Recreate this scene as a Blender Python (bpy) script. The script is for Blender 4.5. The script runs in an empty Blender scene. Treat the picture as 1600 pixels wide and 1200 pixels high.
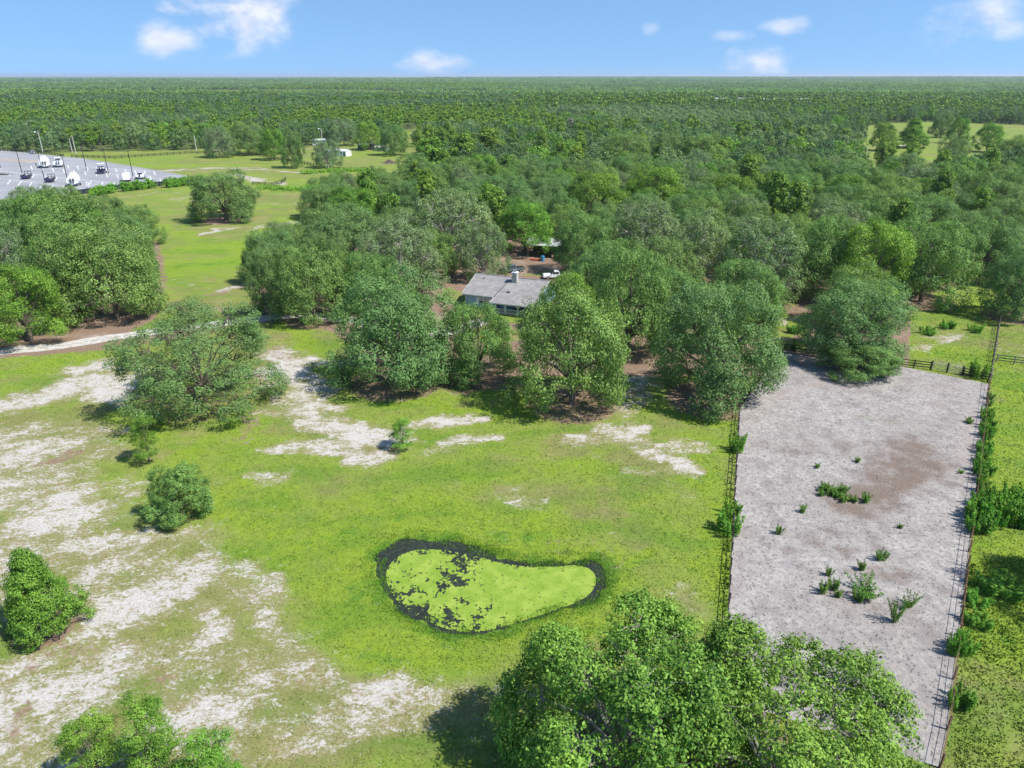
import bpy, math, random
import numpy as np
from mathutils import Vector, noise as mnoise

rnd = random.Random(7)
rs = np.random.RandomState(11)
SC = bpy.context.scene
COL = SC.collection
R = math.radians

# ------------------------------------------------------------------ camera
CAM_H = 40.0
FPX = 1110.0
HOR = 119.0
PITCH = math.atan((600 - HOR) / FPX)
SP, CP = math.sin(PITCH), math.cos(PITCH)
cam_data = bpy.data.cameras.new('camera')
cam_data.sensor_width = 36.0
cam_data.lens = FPX / 1600 * 36.0
cam_data.clip_start = 0.5
cam_data.clip_end = 60000
cam = bpy.data.objects.new('camera', cam_data)
COL.objects.link(cam)
cam.location = (0, 0, CAM_H)
cam.rotation_euler = (math.pi / 2 - PITCH, 0, 0)
SC.camera = cam

# ------------------------------------------------------------------ light
SUN_EL = R(54)
SUN_DIR = Vector((math.cos(SUN_EL) * 0.95, -math.cos(SUN_EL) * 0.40, math.sin(SUN_EL))).normalized()
SUN_AZ = math.atan2(SUN_DIR.x, SUN_DIR.y)
sun = bpy.data.lights.new('sun', 'SUN')
sun.energy = 4.7
sun.angle = R(0.53)
sun.color = (1.0, 0.965, 0.90)
sun_o = bpy.data.objects.new('sun', sun)
COL.objects.link(sun_o)
sun_o.rotation_euler = SUN_DIR.to_track_quat('Z', 'Y').to_euler()

VS = SC.view_settings
VS.view_transform = 'Standard'
VS.look = 'None'
VS.exposure = 0.62
VS.gamma = 1.0
VS.use_curve_mapping = False
SC.cycles.max_bounces = 5
SC.cycles.diffuse_bounces = 3
SC.cycles.glossy_bounces = 2
SC.cycles.transmission_bounces = 3
SC.cycles.transparent_max_bounces = 4
SC.cycles.caustics_reflective = False
SC.cycles.caustics_refractive = False


def ground_at(px, py, z=0.0):
    u, v = px - 800.0, py - 600.0
    t = (CAM_H - z) / (FPX * SP + v * CP)
    return (t * u, t * (FPX * CP - v * SP))


def scale_at(py, z=0.0):
    return (CAM_H - z) / (FPX * SP + (py - 600.0) * CP)      # metres per pixel


def direction_of(px, py):
    u, v = px - 800.0, py - 600.0
    d = Vector((u, FPX * CP - v * SP, -(FPX * SP + v * CP)))
    return d.normalized()


# ------------------------------------------------------------------ world
world = bpy.data.worlds.new('World')
SC.world = world
world.use_nodes = True
nt = world.node_tree
nt.nodes.clear()


class NB:
    """small helper for node building"""
    def __init__(self, tree):
        self.t = tree

    def n(self, typ, **kw):
        nd = self.t.nodes.new(typ)
        for k, v in kw.items():
            setattr(nd, k, v)
        return nd

    def put(self, sock, v):
        if isinstance(v, bpy.types.NodeSocket):
            self.t.links.new(v, sock)
        else:
            sock.default_value = v

    def m(self, op, a, b=0.0, c=None, clamp=False):
        nd = self.n('ShaderNodeMath', operation=op)
        nd.use_clamp = clamp
        self.put(nd.inputs[0], a)
        self.put(nd.inputs[1], b)
        if c is not None:
            self.put(nd.inputs[2], c)
        return nd.outputs[0]

    def ramp(self, v, lo, hi, a=0.0, b=1.0, smooth=True):
        nd = self.n('ShaderNodeMapRange', interpolation_type='SMOOTHSTEP' if smooth else 'LINEAR')
        self.put(nd.inputs[0], v)
        for i, x in enumerate((lo, hi, a, b)):
            self.put(nd.inputs[i + 1], x)
        return nd.outputs[0]

    def mix(self, f, a, b, blend='MIX'):
        nd = self.n('ShaderNodeMix', data_type='RGBA', blend_type=blend)
        self.put(nd.inputs[0], f)
        for s, v in ((nd.inputs[6], a), (nd.inputs[7], b)):
            if isinstance(v, bpy.types.NodeSocket):
                self.t.links.new(v, s)
            else:
                s.default_value = (v[0], v[1], v[2], 1)
        return nd.outputs[2]

    def noise(self, vec, scale, detail=3.0, rough=0.55, dist=0.0):
        nd = self.n('ShaderNodeTexNoise')
        if vec is not None:
            self.put(nd.inputs['Vector'], vec)
        nd.inputs['Scale'].default_value = scale
        nd.inputs['Detail'].default_value = detail
        nd.inputs['Roughness'].default_value = rough
        nd.inputs['Distortion'].default_value = dist
        return nd.outputs['Fac']

    def attr(self, name, out='Fac'):
        nd = self.n('ShaderNodeAttribute', attribute_name=name)
        return nd.outputs[out]


def build_world():
    b = NB(nt)
    tc = b.n('ShaderNodeTexCoord')
    vec = tc.outputs['Generated']
    sep = b.n('ShaderNodeSeparateXYZ')
    b.put(sep.inputs[0], vec)
    # the clear air overhead colours the low sky too: lift the lookup a little
    zz = b.m('ADD', b.m('MULTIPLY', b.m('ABSOLUTE', sep.outputs[2]), 0.80), 0.20)
    comb = b.n('ShaderNodeCombineXYZ')
    b.put(comb.inputs[0], sep.outputs[0])
    b.put(comb.inputs[1], sep.outputs[1])
    b.put(comb.inputs[2], zz)
    nrm = b.n('ShaderNodeVectorMath', operation='NORMALIZE')
    b.put(nrm.inputs[0], comb.outputs[0])
    sky = b.n('ShaderNodeTexSky', sky_type='NISHITA')
    sky.sun_disc = False
    sky.sun_elevation = SUN_EL
    sky.sun_rotation = SUN_AZ
    sky.air_density = 1.0
    sky.dust_density = 0.3
    sky.ozone_density = 2.0
    b.put(sky.inputs[0], nrm.outputs[0])
    az = b.m('ARCTAN2', sep.outputs[0], sep.outputs[1])
    el = b.m('ARCSINE', sep.outputs[2])
    nz = b.n('ShaderNodeVectorMath', operation='MULTIPLY')
    b.put(nz.inputs[0], vec)
    nz.inputs[1].default_value = (1, 1, 1.9)
    n1 = b.noise(nz.outputs[0], 13.0, 7.0, 0.56, 0.3)
    n2 = b.noise(nz.outputs[0], 34.0, 5.0, 0.60)
    clouds = [(372, 14, 105, 44, 1.0), (262, 60, 56, 26, 0.85), (685, 101, 50, 18, 0.8), (1197, 94, 52, 22, 0.95),
              (1225, 43, 40, 13, 0.65), (1545, 14, 95, 38, 0.8), (1145, 55, 36, 9, 0.4), (1018, 45, 14, 8, 0.3), (1570, 48, 36, 14, 0.5)]
    total = None
    specs = []
    for px, py, w, h, a in clouds:
        d = direction_of(px, py)
        ca = math.atan2(d.x, d.y)
        ce = math.asin(d.z)
        specs.append((ca, ce, w / FPX * math.cos(ca) ** 2 * 1.15, h / FPX * 1.15, a))
    r2 = random.Random(3)
    for i in range(16):
        ca = r2.uniform(0.85, 2 * math.pi - 0.85)
        if ca > math.pi:
            ca -= 2 * math.pi
        specs.append((ca, r2.uniform(0.03, 0.5), r2.uniform(0.06, 0.16), r2.uniform(0.02, 0.05), r2.uniform(0.6, 1)))
    for ca, ce, w, h, a in specs:
        dx = b.m('DIVIDE', b.m('SUBTRACT', az, ca), w)
        dy = b.m('DIVIDE', b.m('SUBTRACT', el, ce), h)
        d2 = b.m('SQRT', b.m('ADD', b.m('MULTIPLY', dx, dx), b.m('MULTIPLY', dy, dy)))
        v = b.m('MULTIPLY', b.m('SUBTRACT', 1.0, d2), 1.0, clamp=False)
        v = b.m('MAXIMUM', v, -1.0)
        v = b.ramp(b.m('ADD', v, b.m('ADD', b.m('MULTIPLY', b.m('SUBTRACT', n1, 0.5), 2.3), b.m('MULTIPLY', b.m('SUBTRACT', n2, 0.5), 0.7))), 0.08, 1.15, 0.0, a)
        total = v if total is None else b.m('MAXIMUM', total, v)
    skyc = b.mix(1.0, sky.outputs[0], (0.80, 0.99, 1.10), 'MULTIPLY')
    cloudc = b.mix(b.ramp(n2, 0.35, 0.7), (4.9, 5.1, 6.0), (5.9, 6.0, 6.6))
    out_c = b.mix(total, skyc, cloudc)
    bg = b.n('ShaderNodeBackground')
    b.put(bg.inputs[0], out_c)
    bg.inputs[1].default_value = 0.112
    out = b.n('ShaderNodeOutputWorld')
    nt.links.new(bg.outputs[0], out.inputs[0])


build_world()

# ------------------------------------------------------------------ materials
MATS = {}


def new_mat(name):
    m = bpy.data.materials.new(name)
    m.use_nodes = True
    m.node_tree.nodes.clear()
    MATS[name] = m
    return m, NB(m.node_tree)


def finish(m, b, color, rough=0.8, spec=0.3, bump=None, bump_d=0.05, bump_s=0.6, metal=0.0, extra=None):
    p = b.n('ShaderNodeBsdfPrincipled')
    if isinstance(color, bpy.types.NodeSocket):
        b.put(p.inputs['Base Color'], color)
    else:
        p.inputs['Base Color'].default_value = (*color, 1)
    b.put(p.inputs['Roughness'], rough)
    p.inputs['Specular IOR Level'].default_value = spec
    p.inputs['Metallic'].default_value = metal
    if bump is not None:
        bm = b.n('ShaderNodeBump')
        bm.inputs['Strength'].default_value = bump_s
        bm.inputs['Distance'].default_value = bump_d
        b.put(bm.inputs['Height'], bump)
        m.node_tree.links.new(bm.outputs[0], p.inputs['Normal'])
    out = b.n('ShaderNodeOutputMaterial')
    sh = p.outputs[0]
    if extra:
        sh = extra(p)
    m.node_tree.links.new(sh, out.inputs[0])
    return m


def plain(name, color, rough=0.7, spec=0.3, var=0.12, scale=2.0, metal=0.0, bump_d=0.01):
    m, b = new_mat(name)
    tc = b.n('ShaderNodeTexCoord')
    n = b.noise(tc.outputs['Object'], scale, 4.0, 0.6)
    f = b.ramp(n, 0.3, 0.7, 1 - var, 1 + var, False)
    vm = b.n('ShaderNodeVectorMath', operation='SCALE')
    vm.inputs[0].default_value = color
    b.put(vm.inputs['Scale'], f)
    return finish(m, b, vm.outputs[0], rough, spec, n, bump_d, 0.4, metal)


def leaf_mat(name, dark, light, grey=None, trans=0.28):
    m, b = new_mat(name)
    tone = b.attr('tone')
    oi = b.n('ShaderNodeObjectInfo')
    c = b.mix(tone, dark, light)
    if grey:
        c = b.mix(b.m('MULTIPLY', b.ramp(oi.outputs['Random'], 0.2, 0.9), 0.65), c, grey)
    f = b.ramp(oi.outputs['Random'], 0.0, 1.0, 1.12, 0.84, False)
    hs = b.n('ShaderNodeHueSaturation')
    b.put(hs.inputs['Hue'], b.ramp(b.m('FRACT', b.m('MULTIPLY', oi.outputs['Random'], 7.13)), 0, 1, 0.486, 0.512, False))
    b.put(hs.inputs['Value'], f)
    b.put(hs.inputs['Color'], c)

    def ex(p):
        tr = b.n('ShaderNodeBsdfTranslucent')
        tcol = b.mix(1.0, hs.outputs[0], (1.25, 1.35, 0.55), 'MULTIPLY')
        b.put(tr.inputs[0], tcol)
        mx = b.n('ShaderNodeMixShader')
        mx.inputs[0].default_value = trans
        m.node_tree.links.new(p.outputs[0], mx.inputs[1])
        m.node_tree.links.new(tr.outputs[0], mx.inputs[2])
        return mx.outputs[0]
    return finish(m, b, hs.outputs[0], 0.6, 0.22, extra=ex)


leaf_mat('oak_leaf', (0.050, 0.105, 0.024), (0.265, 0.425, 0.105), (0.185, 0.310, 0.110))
leaf_mat('oak_leaf_bright', (0.055, 0.140, 0.014), (0.265, 0.455, 0.062))
leaf_mat('oak_leaf_moss', (0.075, 0.130, 0.050), (0.285, 0.400, 0.160), (0.225, 0.335, 0.145))
leaf_mat('hero_leaf', (0.036, 0.105, 0.012), (0.290, 0.480, 0.075))
leaf_mat('pine_needle', (0.055, 0.135, 0.012), (0.250, 0.390, 0.050))
leaf_mat('weed_leaf', (0.050, 0.140, 0.016), (0.185, 0.340, 0.050))
leaf_mat('vine_leaf', (0.055, 0.175, 0.014), (0.200, 0.420, 0.045))
leaf_mat('far_leaf', (0.045, 0.098, 0.030), (0.185, 0.310, 0.095), (0.130, 0.215, 0.105))
plain('bark', (0.16, 0.13, 0.105), 0.9, 0.1, 0.35, 6.0, bump_d=0.04)
plain('pale_bark', (0.34, 0.31, 0.27), 0.9, 0.1, 0.3, 6.0, bump_d=0.04)
plain('dry_wood', (0.33, 0.28, 0.23), 0.9, 0.1, 0.3, 3.0)
plain('white_paint', (0.80, 0.80, 0.79), 0.5, 0.4, 0.05)
plain('boat_white', (0.82, 0.82, 0.83), 0.25, 0.5, 0.04)
plain('cover_white', (0.76, 0.76, 0.76), 0.8, 0.2, 0.10, 1.5, bump_d=0.08)
plain('navy', (0.03, 0.035, 0.09), 0.3, 0.5, 0.1)
plain('black_paint', (0.018, 0.018, 0.020), 0.45, 0.4, 0.2)
plain('rubber', (0.02, 0.02, 0.02), 0.9, 0.1, 0.2)
plain('steel', (0.45, 0.46, 0.48), 0.4, 0.5, 0.1, 3.0, 0.7)
plain('fence_black', (0.032, 0.029, 0.027), 0.8, 0.2, 0.35, 3.0)
plain('fence_grey', (0.20, 0.175, 0.15), 0.9, 0.1, 0.35, 3.0)
plain('rusty_wire', (0.15, 0.085, 0.06), 0.8, 0.2, 0.3, 3.0)
plain('glass_dark', (0.03, 0.04, 0.05), 0.08, 0.6, 0.1)
plain('silver_paint', (0.50, 0.53, 0.57), 0.3, 0.5, 0.05, 2.0, 0.3)
plain('dark_truck', (0.10, 0.125, 0.13), 0.35, 0.5, 0.1)
plain('red_plastic', (0.55, 0.07, 0.04), 0.4, 0.4, 0.1)
plain('blue_plastic', (0.05, 0.22, 0.45), 0.4, 0.4, 0.1)
plain('lamp_red', (0.4, 0.02, 0.02), 0.3, 0.5, 0.05)
plain('lamp_clear', (0.75, 0.75, 0.72), 0.2, 0.5, 0.05)
plain('screen_black', (0.025, 0.03, 0.045), 0.6, 0.3, 0.25, 1.0)
plain('concrete', (0.48, 0.46, 0.43), 0.85, 0.2, 0.12, 1.5)
plain('brush_grey', (0.24, 0.19, 0.16), 0.9, 0.1, 0.3, 3.0)
plain('shed_dark', (0.075, 0.085, 0.095), 0.7, 0.3, 0.2, 1.0)
plain('trim_cream', (0.70, 0.69, 0.64), 0.6, 0.3, 0.06)
plain('flesh_wood', (0.55, 0.27, 0.12), 0.8, 0.2, 0.2, 5.0)


def corrugated(name, col):
    m, b = new_mat(name)
    tc = b.n('ShaderNodeTexCoord')
    w = b.n('ShaderNodeTexWave', wave_type='BANDS', bands_direction='X')
    b.put(w.inputs['Vector'], tc.outputs['Object'])
    w.inputs['Scale'].default_value = 1.6
    n = b.noise(tc.outputs['Object'], 0.8, 4)
    c = b.mix(b.ramp(n, 0.4, 0.75), col, tuple(x * 0.62 for x in col))
    return finish(m, b, c, 0.4, 0.5, w.outputs['Fac'], 0.04, 0.8, 0.2)


corrugated('metal_roof', (0.70, 0.70, 0.69))


def siding():
    m, b = new_mat('blue_siding')
    tc = b.n('ShaderNodeTexCoord')
    w = b.n('ShaderNodeTexWave', wave_type='BANDS', bands_direction='X', wave_profile='SAW')
    b.put(w.inputs['Vector'], tc.outputs['Object'])
    w.inputs['Scale'].default_value = 1.05
    line = b.ramp(w.outputs['Fac'], 0.90, 0.97)
    n = b.noise(tc.outputs['Object'], 1.2, 4)
    c = b.mix(b.ramp(n, 0.3, 0.7), (0.27, 0.44, 0.64), (0.31, 0.49, 0.68))
    c = b.mix(line, c, (0.13, 0.23, 0.37))
    finish(m, b, c, 0.6, 0.3, b.m('SUBTRACT', 1.0, line), 0.02, 0.8)


siding()


def shingles():
    m, b = new_mat('roof_shingle')
    tc = b.n('ShaderNodeTexCoord')
    br = b.n('ShaderNodeTexBrick')
    b.put(br.inputs['Vector'], tc.outputs['Object'])
    br.inputs['Scale'].default_value = 1.0
    br.inputs['Brick Width'].default_value = 0.9
    br.inputs['Row Height'].default_value = 0.24
    br.inputs['Mortar Size'].default_value = 0.012
    br.inputs['Color1'].default_value = (0.27, 0.255, 0.25, 1)
    br.inputs['Color2'].default_value = (0.20, 0.19, 0.19, 1)
    br.inputs['Mortar'].default_value = (0.13, 0.12, 0.12, 1)
    n = b.noise(tc.outputs['Object'], 0.7, 5, 0.65)
    c = b.mix(b.ramp(n, 0.35, 0.75, 0, 0.6), br.outputs[0], (0.36, 0.34, 0.32))
    finish(m, b, c, 0.9, 0.2, br.outputs['Fac'], -0.01, 0.6)


shingles()


def grass_nodes(b, pos, S, L, B, M, K):
    """colour of the open ground from its painted masks and noise; returns colour and bump height"""
    smp0 = b.n('ShaderNodeMapping')
    smp0.inputs['Rotation'].default_value = (0, 0, R(20))
    smp0.inputs['Scale'].default_value = (0.6, 1.3, 1)
    b.put(smp0.inputs['Vector'], pos)
    n1 = b.noise(pos, 0.045, 3, 0.5)
    n2 = b.noise(pos, 0.28, 4, 0.6)
    n3 = b.noise(pos, 1.15, 5, 0.68, 0.4)
    n4 = b.noise(pos, 4.5, 4, 0.7)
    n5 = b.noise(pos, 16.0, 3, 0.7)
    lush = b.m('ADD', L, b.m('ADD', b.m('MULTIPLY', b.m('SUBTRACT', n2, 0.5), 1.5), b.m('MULTIPLY', b.m('SUBTRACT', n1, 0.5), 0.5)))
    g = b.mix(b.ramp(lush, 0.12, 0.62), (0.215, 0.200, 0.075), (0.220, 0.280, 0.042))
    g = b.mix(b.ramp(lush, 0.55, 1.0), g, (0.225, 0.310, 0.022))
    g = b.mix(b.ramp(lush, 1.02, 1.25), g, (0.095, 0.215, 0.014))
    g = b.mix(b.ramp(n3, 0.35, 0.72, 0.0, 0.50), g, (0.115, 0.185, 0.030))
    g = b.mix(b.m('MULTIPLY', b.ramp(n4, 0.52, 0.75), b.ramp(lush, 0.9, 0.2, 0.1, 0.7)), g, (0.300, 0.235, 0.115))
    g = b.mix(b.ramp(n5, 0.30, 0.72, 0.0, 0.45), g, (0.125, 0.170, 0.036))
    nd = b.noise(pos, 0.11, 5, 0.7)
    g = b.mix(b.m('MULTIPLY', b.ramp(nd, 0.50, 0.68), b.ramp(lush, 0.85, 0.35, 0.0, 0.65)), g, b.mix(b.ramp(n4, 0.3, 0.7), (0.20, 0.20, 0.065), (0.31, 0.26, 0.12)))
    nm = b.noise(smp0.outputs[0], 0.16, 4, 0.6, 0.4)
    g = b.mix(b.ramp(nm, 0.46, 0.66, 0.0, 0.55), g, (0.095, 0.190, 0.018))
    # grey sand
    sandc = b.mix(b.ramp(n4, 0.3, 0.7), (0.36, 0.325, 0.29), (0.54, 0.515, 0.485))
    sandc = b.mix(b.ramp(n3, 0.45, 0.75, 0, 0.6), sandc, (0.36, 0.30, 0.255))
    smp = b.n('ShaderNodeMapping')
    smp.inputs['Rotation'].default_value = (0, 0, R(-32))
    smp.inputs['Scale'].default_value = (0.8, 1.3, 1)
    b.put(smp.inputs['Vector'], pos)
    n4s = b.noise(smp.outputs[0], 3.2, 4, 0.72, 0.6)
    n3s = b.noise(smp.outputs[0], 0.8, 4, 0.65, 0.6)
    sm = b.m('ADD', b.m('ADD', S, b.m('MULTIPLY', b.m('SUBTRACT', n2, 0.5), 0.9)), b.m('ADD', b.m('MULTIPLY', b.m('SUBTRACT', n3s, 0.5), 2.0), b.m('ADD', b.m('MULTIPLY', b.m('SUBTRACT', n4s, 0.5), 2.3), b.m('MULTIPLY', b.m('SUBTRACT', n5, 0.5), 0.75))))
    sm = b.ramp(sm, 0.46, 1.02)
    edge = b.ramp(b.m('ADD', S, b.m('MULTIPLY', b.m('SUBTRACT', n2, 0.5), 0.9)), 0.15, 0.65, 0, 0.75)
    g = b.mix(edge, g, b.mix(b.ramp(n4, 0.35, 0.65), b.mix(b.ramp(n3, .45, .6), (0.15, 0.17, 0.04), (0.20, 0.135, 0.06)), (0.32, 0.27, 0.17)))
    c = b.mix(sm, g, sandc)
    # leaf litter
    lm = b.m('ADD', B, b.m('ADD', b.m('MULTIPLY', b.m('SUBTRACT', n3, 0.5), 1.0), b.m('MULTIPLY', b.m('SUBTRACT', n4, 0.5), 0.8)))
    lm = b.ramp(lm, 0.40, 0.68)
    lc = b.mix(b.ramp(n4, 0.3, 0.7), (0.125, 0.085, 0.058), (0.30, 0.205, 0.145))
    lc = b.mix(b.ramp(n2, 0.5, 0.8, 0, 0.7), lc, (0.42, 0.34, 0.28))
    c = b.mix(lm, c, lc)
    # pine-litter brown soil
    c = b.mix(b.ramp(M, 0.2, 0.8), c, b.mix(b.ramp(n4, 0.35, 0.65), (0.020, 0.024, 0.016), (0.045, 0.060, 0.025)))
    # woodland floor
    fc = b.mix(b.ramp(n3, 0.3, 0.7), (0.060, 0.085, 0.026), (0.13, 0.16, 0.050))
    fc = b.mix(b.ramp(K, 1.5, 2.0), fc, (0.17, 0.21, 0.075))
    c = b.mix(b.ramp(K, 0.3, 0.7), c, fc)
    h = b.m('ADD', b.m('MULTIPLY', n4, 0.7), b.m('MULTIPLY', n5, 0.5))
    return c, h


def ground_material():
    m, b = new_mat('field_ground')
    geo = b.n('ShaderNodeNewGeometry')
    pos = geo.outputs['Position']
    c, h = grass_nodes(b, pos, b.attr('S'), b.attr('L'), b.attr('B'), b.attr('M'), b.attr('K'))
    # mown stripes in the far left field
    w = b.n('ShaderNodeTexWave', wave_type='BANDS', bands_direction='Y')
    mp = b.n('ShaderNodeMapping')
    mp.inputs['Rotation'].default_value = (0, 0, R(-24))
    b.put(mp.inputs['Vector'], pos)
    b.put(w.inputs['Vector'], mp.outputs[0])
    w.inputs['Scale'].default_value = 0.11
    w.inputs['Distortion'].default_value = 1.5
    w.inputs['Detail'].default_value = 2
    c = b.mix(b.m('MULTIPLY', b.attr('W'), b.ramp(w.outputs['Fac'], 0.3, 0.9, 0, 0.6)), c, (0.13, 0.24, 0.015))
    finish(m, b, c, 0.95, 0.15, h, 0.10, 0.9)
    m2, b2 = new_mat('grass_blade')
    geo = b2.n('ShaderNodeNewGeometry')
    c2, _ = grass_nodes(b2, geo.outputs['Position'], 0.0, b2.attr('L'), 0.0, 0.0, 0.0)
    c2 = b2.mix(b2.attr('tone'), b2.mix(1.0, c2, (0.85, 0.95, 0.85), 'MULTIPLY'), c2)
    finish(m2, b2, c2, 0.7, 0.2)


ground_material()


def paddock_material():
    m, b = new_mat('paddock_sand')
    geo = b.n('ShaderNodeNewGeometry')
    pos = geo.outputs['Position']
    n1 = b.noise(pos, 0.09, 4, 0.6)
    n2 = b.noise(pos, 0.45, 5, 0.65)
    n3 = b.noise(pos, 2.2, 4, 0.7, 0.5)
    n4 = b.noise(pos, 7.0, 3, 0.7)
    vo = b.n('ShaderNodeTexVoronoi')
    b.put(vo.inputs['Vector'], pos)
    vo.inputs['Scale'].default_value = 3.3
    vo.inputs['Randomness'].default_value = 1.0
    hoof = b.ramp(b.m('ADD', vo.outputs['Distance'], b.m('MULTIPLY', b.m('SUBTRACT', n3, 0.5), 1.3)), 0.08, 0.30)
    c = b.mix(b.ramp(n1, 0.35, 0.65), (0.335, 0.305, 0.278), (0.395, 0.370, 0.348))
    c = b.mix(b.ramp(n2, 0.42, 0.66, 0, 0.8), c, (0.235, 0.215, 0.212))
    c = b.mix(b.ramp(n3, 0.38, 0.68, 0.60, 0.0), c, (0.185, 0.165, 0.155))
    c = b.mix(b.m('MULTIPLY', b.m('SUBTRACT', 1.0, hoof), b.ramp(n2, 0.35, 0.65, 0.0, 0.8)), c, (0.15, 0.13, 0.12))
    st = b.ramp(b.m('ADD', b.attr('stain'), b.m('ADD', b.m('MULTIPLY', b.m('SUBTRACT', n2, 0.5), 1.9), b.m('MULTIPLY', b.m('SUBTRACT', n3, 0.5), 1.6))), 0.15, 0.95, 0, 0.92)
    c = b.mix(st, c, (0.165, 0.125, 0.10))
    pk = b.ramp(b.m('ADD', b.attr('pink'), b.m('MULTIPLY', b.m('SUBTRACT', n2, 0.5), 0.6)), 0.2, 0.9, 0, 0.8)
    c = b.mix(pk, c, (0.33, 0.26, 0.23))
    gm = b.ramp(b.m('ADD', b.attr('weedy'), b.m('ADD', b.m('MULTIPLY', b.m('SUBTRACT', n3, 0.5), 1.2), b.m('MULTIPLY', b.m('SUBTRACT', n4, 0.5), 0.9))), 0.55, 0.75)
    c = b.mix(gm, c, (0.14, 0.20, 0.03))
    h = b.m('ADD', b.m('MULTIPLY', hoof, 0.8), b.m('ADD', b.m('MULTIPLY', n4, 0.6), b.m('MULTIPLY', n3, 0.8)))
    finish(m, b, c, 0.95, 0.1, h, 0.075, 0.9)


paddock_material()


def misc_ground():
    m, b = new_mat('drive_sand')
    geo = b.n('ShaderNodeNewGeometry')
    pos = geo.outputs['Position']
    n3 = b.noise(pos, 1.2, 5, 0.65)
    n4 = b.noise(pos, 5.0, 4, 0.7)
    c = b.mix(b.ramp(n3, 0.35, 0.7), (0.50, 0.47, 0.44), (0.34, 0.31, 0.28))
    mid = b.ramp(b.m('ADD', b.attr('crest'), b.m('ADD', b.m('MULTIPLY', b.m('SUBTRACT', n3, 0.5), 1.0), b.m('MULTIPLY', b.m('SUBTRACT', n4, 0.5), 0.8))), 0.62, 0.95, 0, 0.75)
    c = b.mix(mid, c, (0.19, 0.18, 0.10))
    finish(m, b, c, 0.95, 0.1, n4, 0.05, 0.7)
    m, b = new_mat('asphalt')
    geo = b.n('ShaderNodeNewGeometry')
    pos = geo.outputs['Position']
    n1 = b.noise(pos, 0.06, 4)
    n4 = b.noise(pos, 3.0, 4)
    c = b.mix(b.ramp(n1, 0.3, 0.7), (0.250, 0.252, 0.265), (0.310, 0.312, 0.325))
    c = b.mix(b.ramp(n4, 0.4, 0.7, 0, 0.4), c, (0.21, 0.21, 0.22))
    finish(m, b, c, 0.9, 0.2)
    m, b = new_mat('pond_water')
    tc = b.n('ShaderNodeNewGeometry')
    n = b.noise(tc.outputs['Position'], 3.0, 3)
    c = b.mix(b.ramp(n, 0.4, 0.7), (0.020, 0.024, 0.016), (0.040, 0.050, 0.026))
    finish(m, b, c, 0.35, 0.35, n, 0.01, 0.2)
    m, b = new_mat('duckweed')
    tc = b.n('ShaderNodeNewGeometry')
    n = b.noise(tc.outputs['Position'], 0.7, 5, 0.6)
    n5 = b.noise(tc.outputs['Position'], 14.0, 3, 0.7)
    c = b.mix(b.ramp(n, 0.35, 0.7), (0.175, 0.275, 0.030), (0.260, 0.345, 0.055))
    c = b.mix(b.ramp(n5, 0.5, 0.75, 0, 0.5), c, (0.16, 0.235, 0.025))
    finish(m, b, c, 0.8, 0.2, n5, 0.02, 0.6)
    m, b = new_mat('road_paint')
    finish(m, b, (0.72, 0.72, 0.72), 0.7, 0.3)


misc_ground()


# ------------------------------------------------------------------ mesh helpers
def tag(o, label=None, category=None, group=None, kind=None):
    if label:
        o['label'] = label
    if category:
        o['category'] = category
    if group:
        o['group'] = group
    if kind:
        o['kind'] = kind
    return o


def link_mesh(name, me, parent=None, loc=None):
    o = bpy.data.objects.new(name, me)
    COL.objects.link(o)
    if parent is not None:
        o.parent = parent
    if loc is not None:
        o.location = loc
    return o


def empty(name, loc, rz=0.0, label=None, category=None, group=None):
    o = bpy.data.objects.new(name, None)
    COL.objects.link(o)
    o.empty_display_size = 0.3
    o.location = loc
    o.rotation_euler = (0, 0, rz)
    return tag(o, label, category, group)


def copy_tree(root, loc, rz=0.0, scale=None, label=None, group=None):
    r = root.copy()
    COL.objects.link(r)
    r.location = loc
    r.rotation_euler = (0, 0, rz)
    if scale is not None:
        r.scale = scale
    if label:
        r['label'] = label
    if group:
        r['group'] = group
    elif 'group' in r and group == '':
        del r['group']
    for ch in list(root.children):
        c = ch.copy()
        COL.objects.link(c)
        c.parent = r
        for g in list(ch.children):
            d = g.copy()
            COL.objects.link(d)
            d.parent = c
    return r


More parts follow.
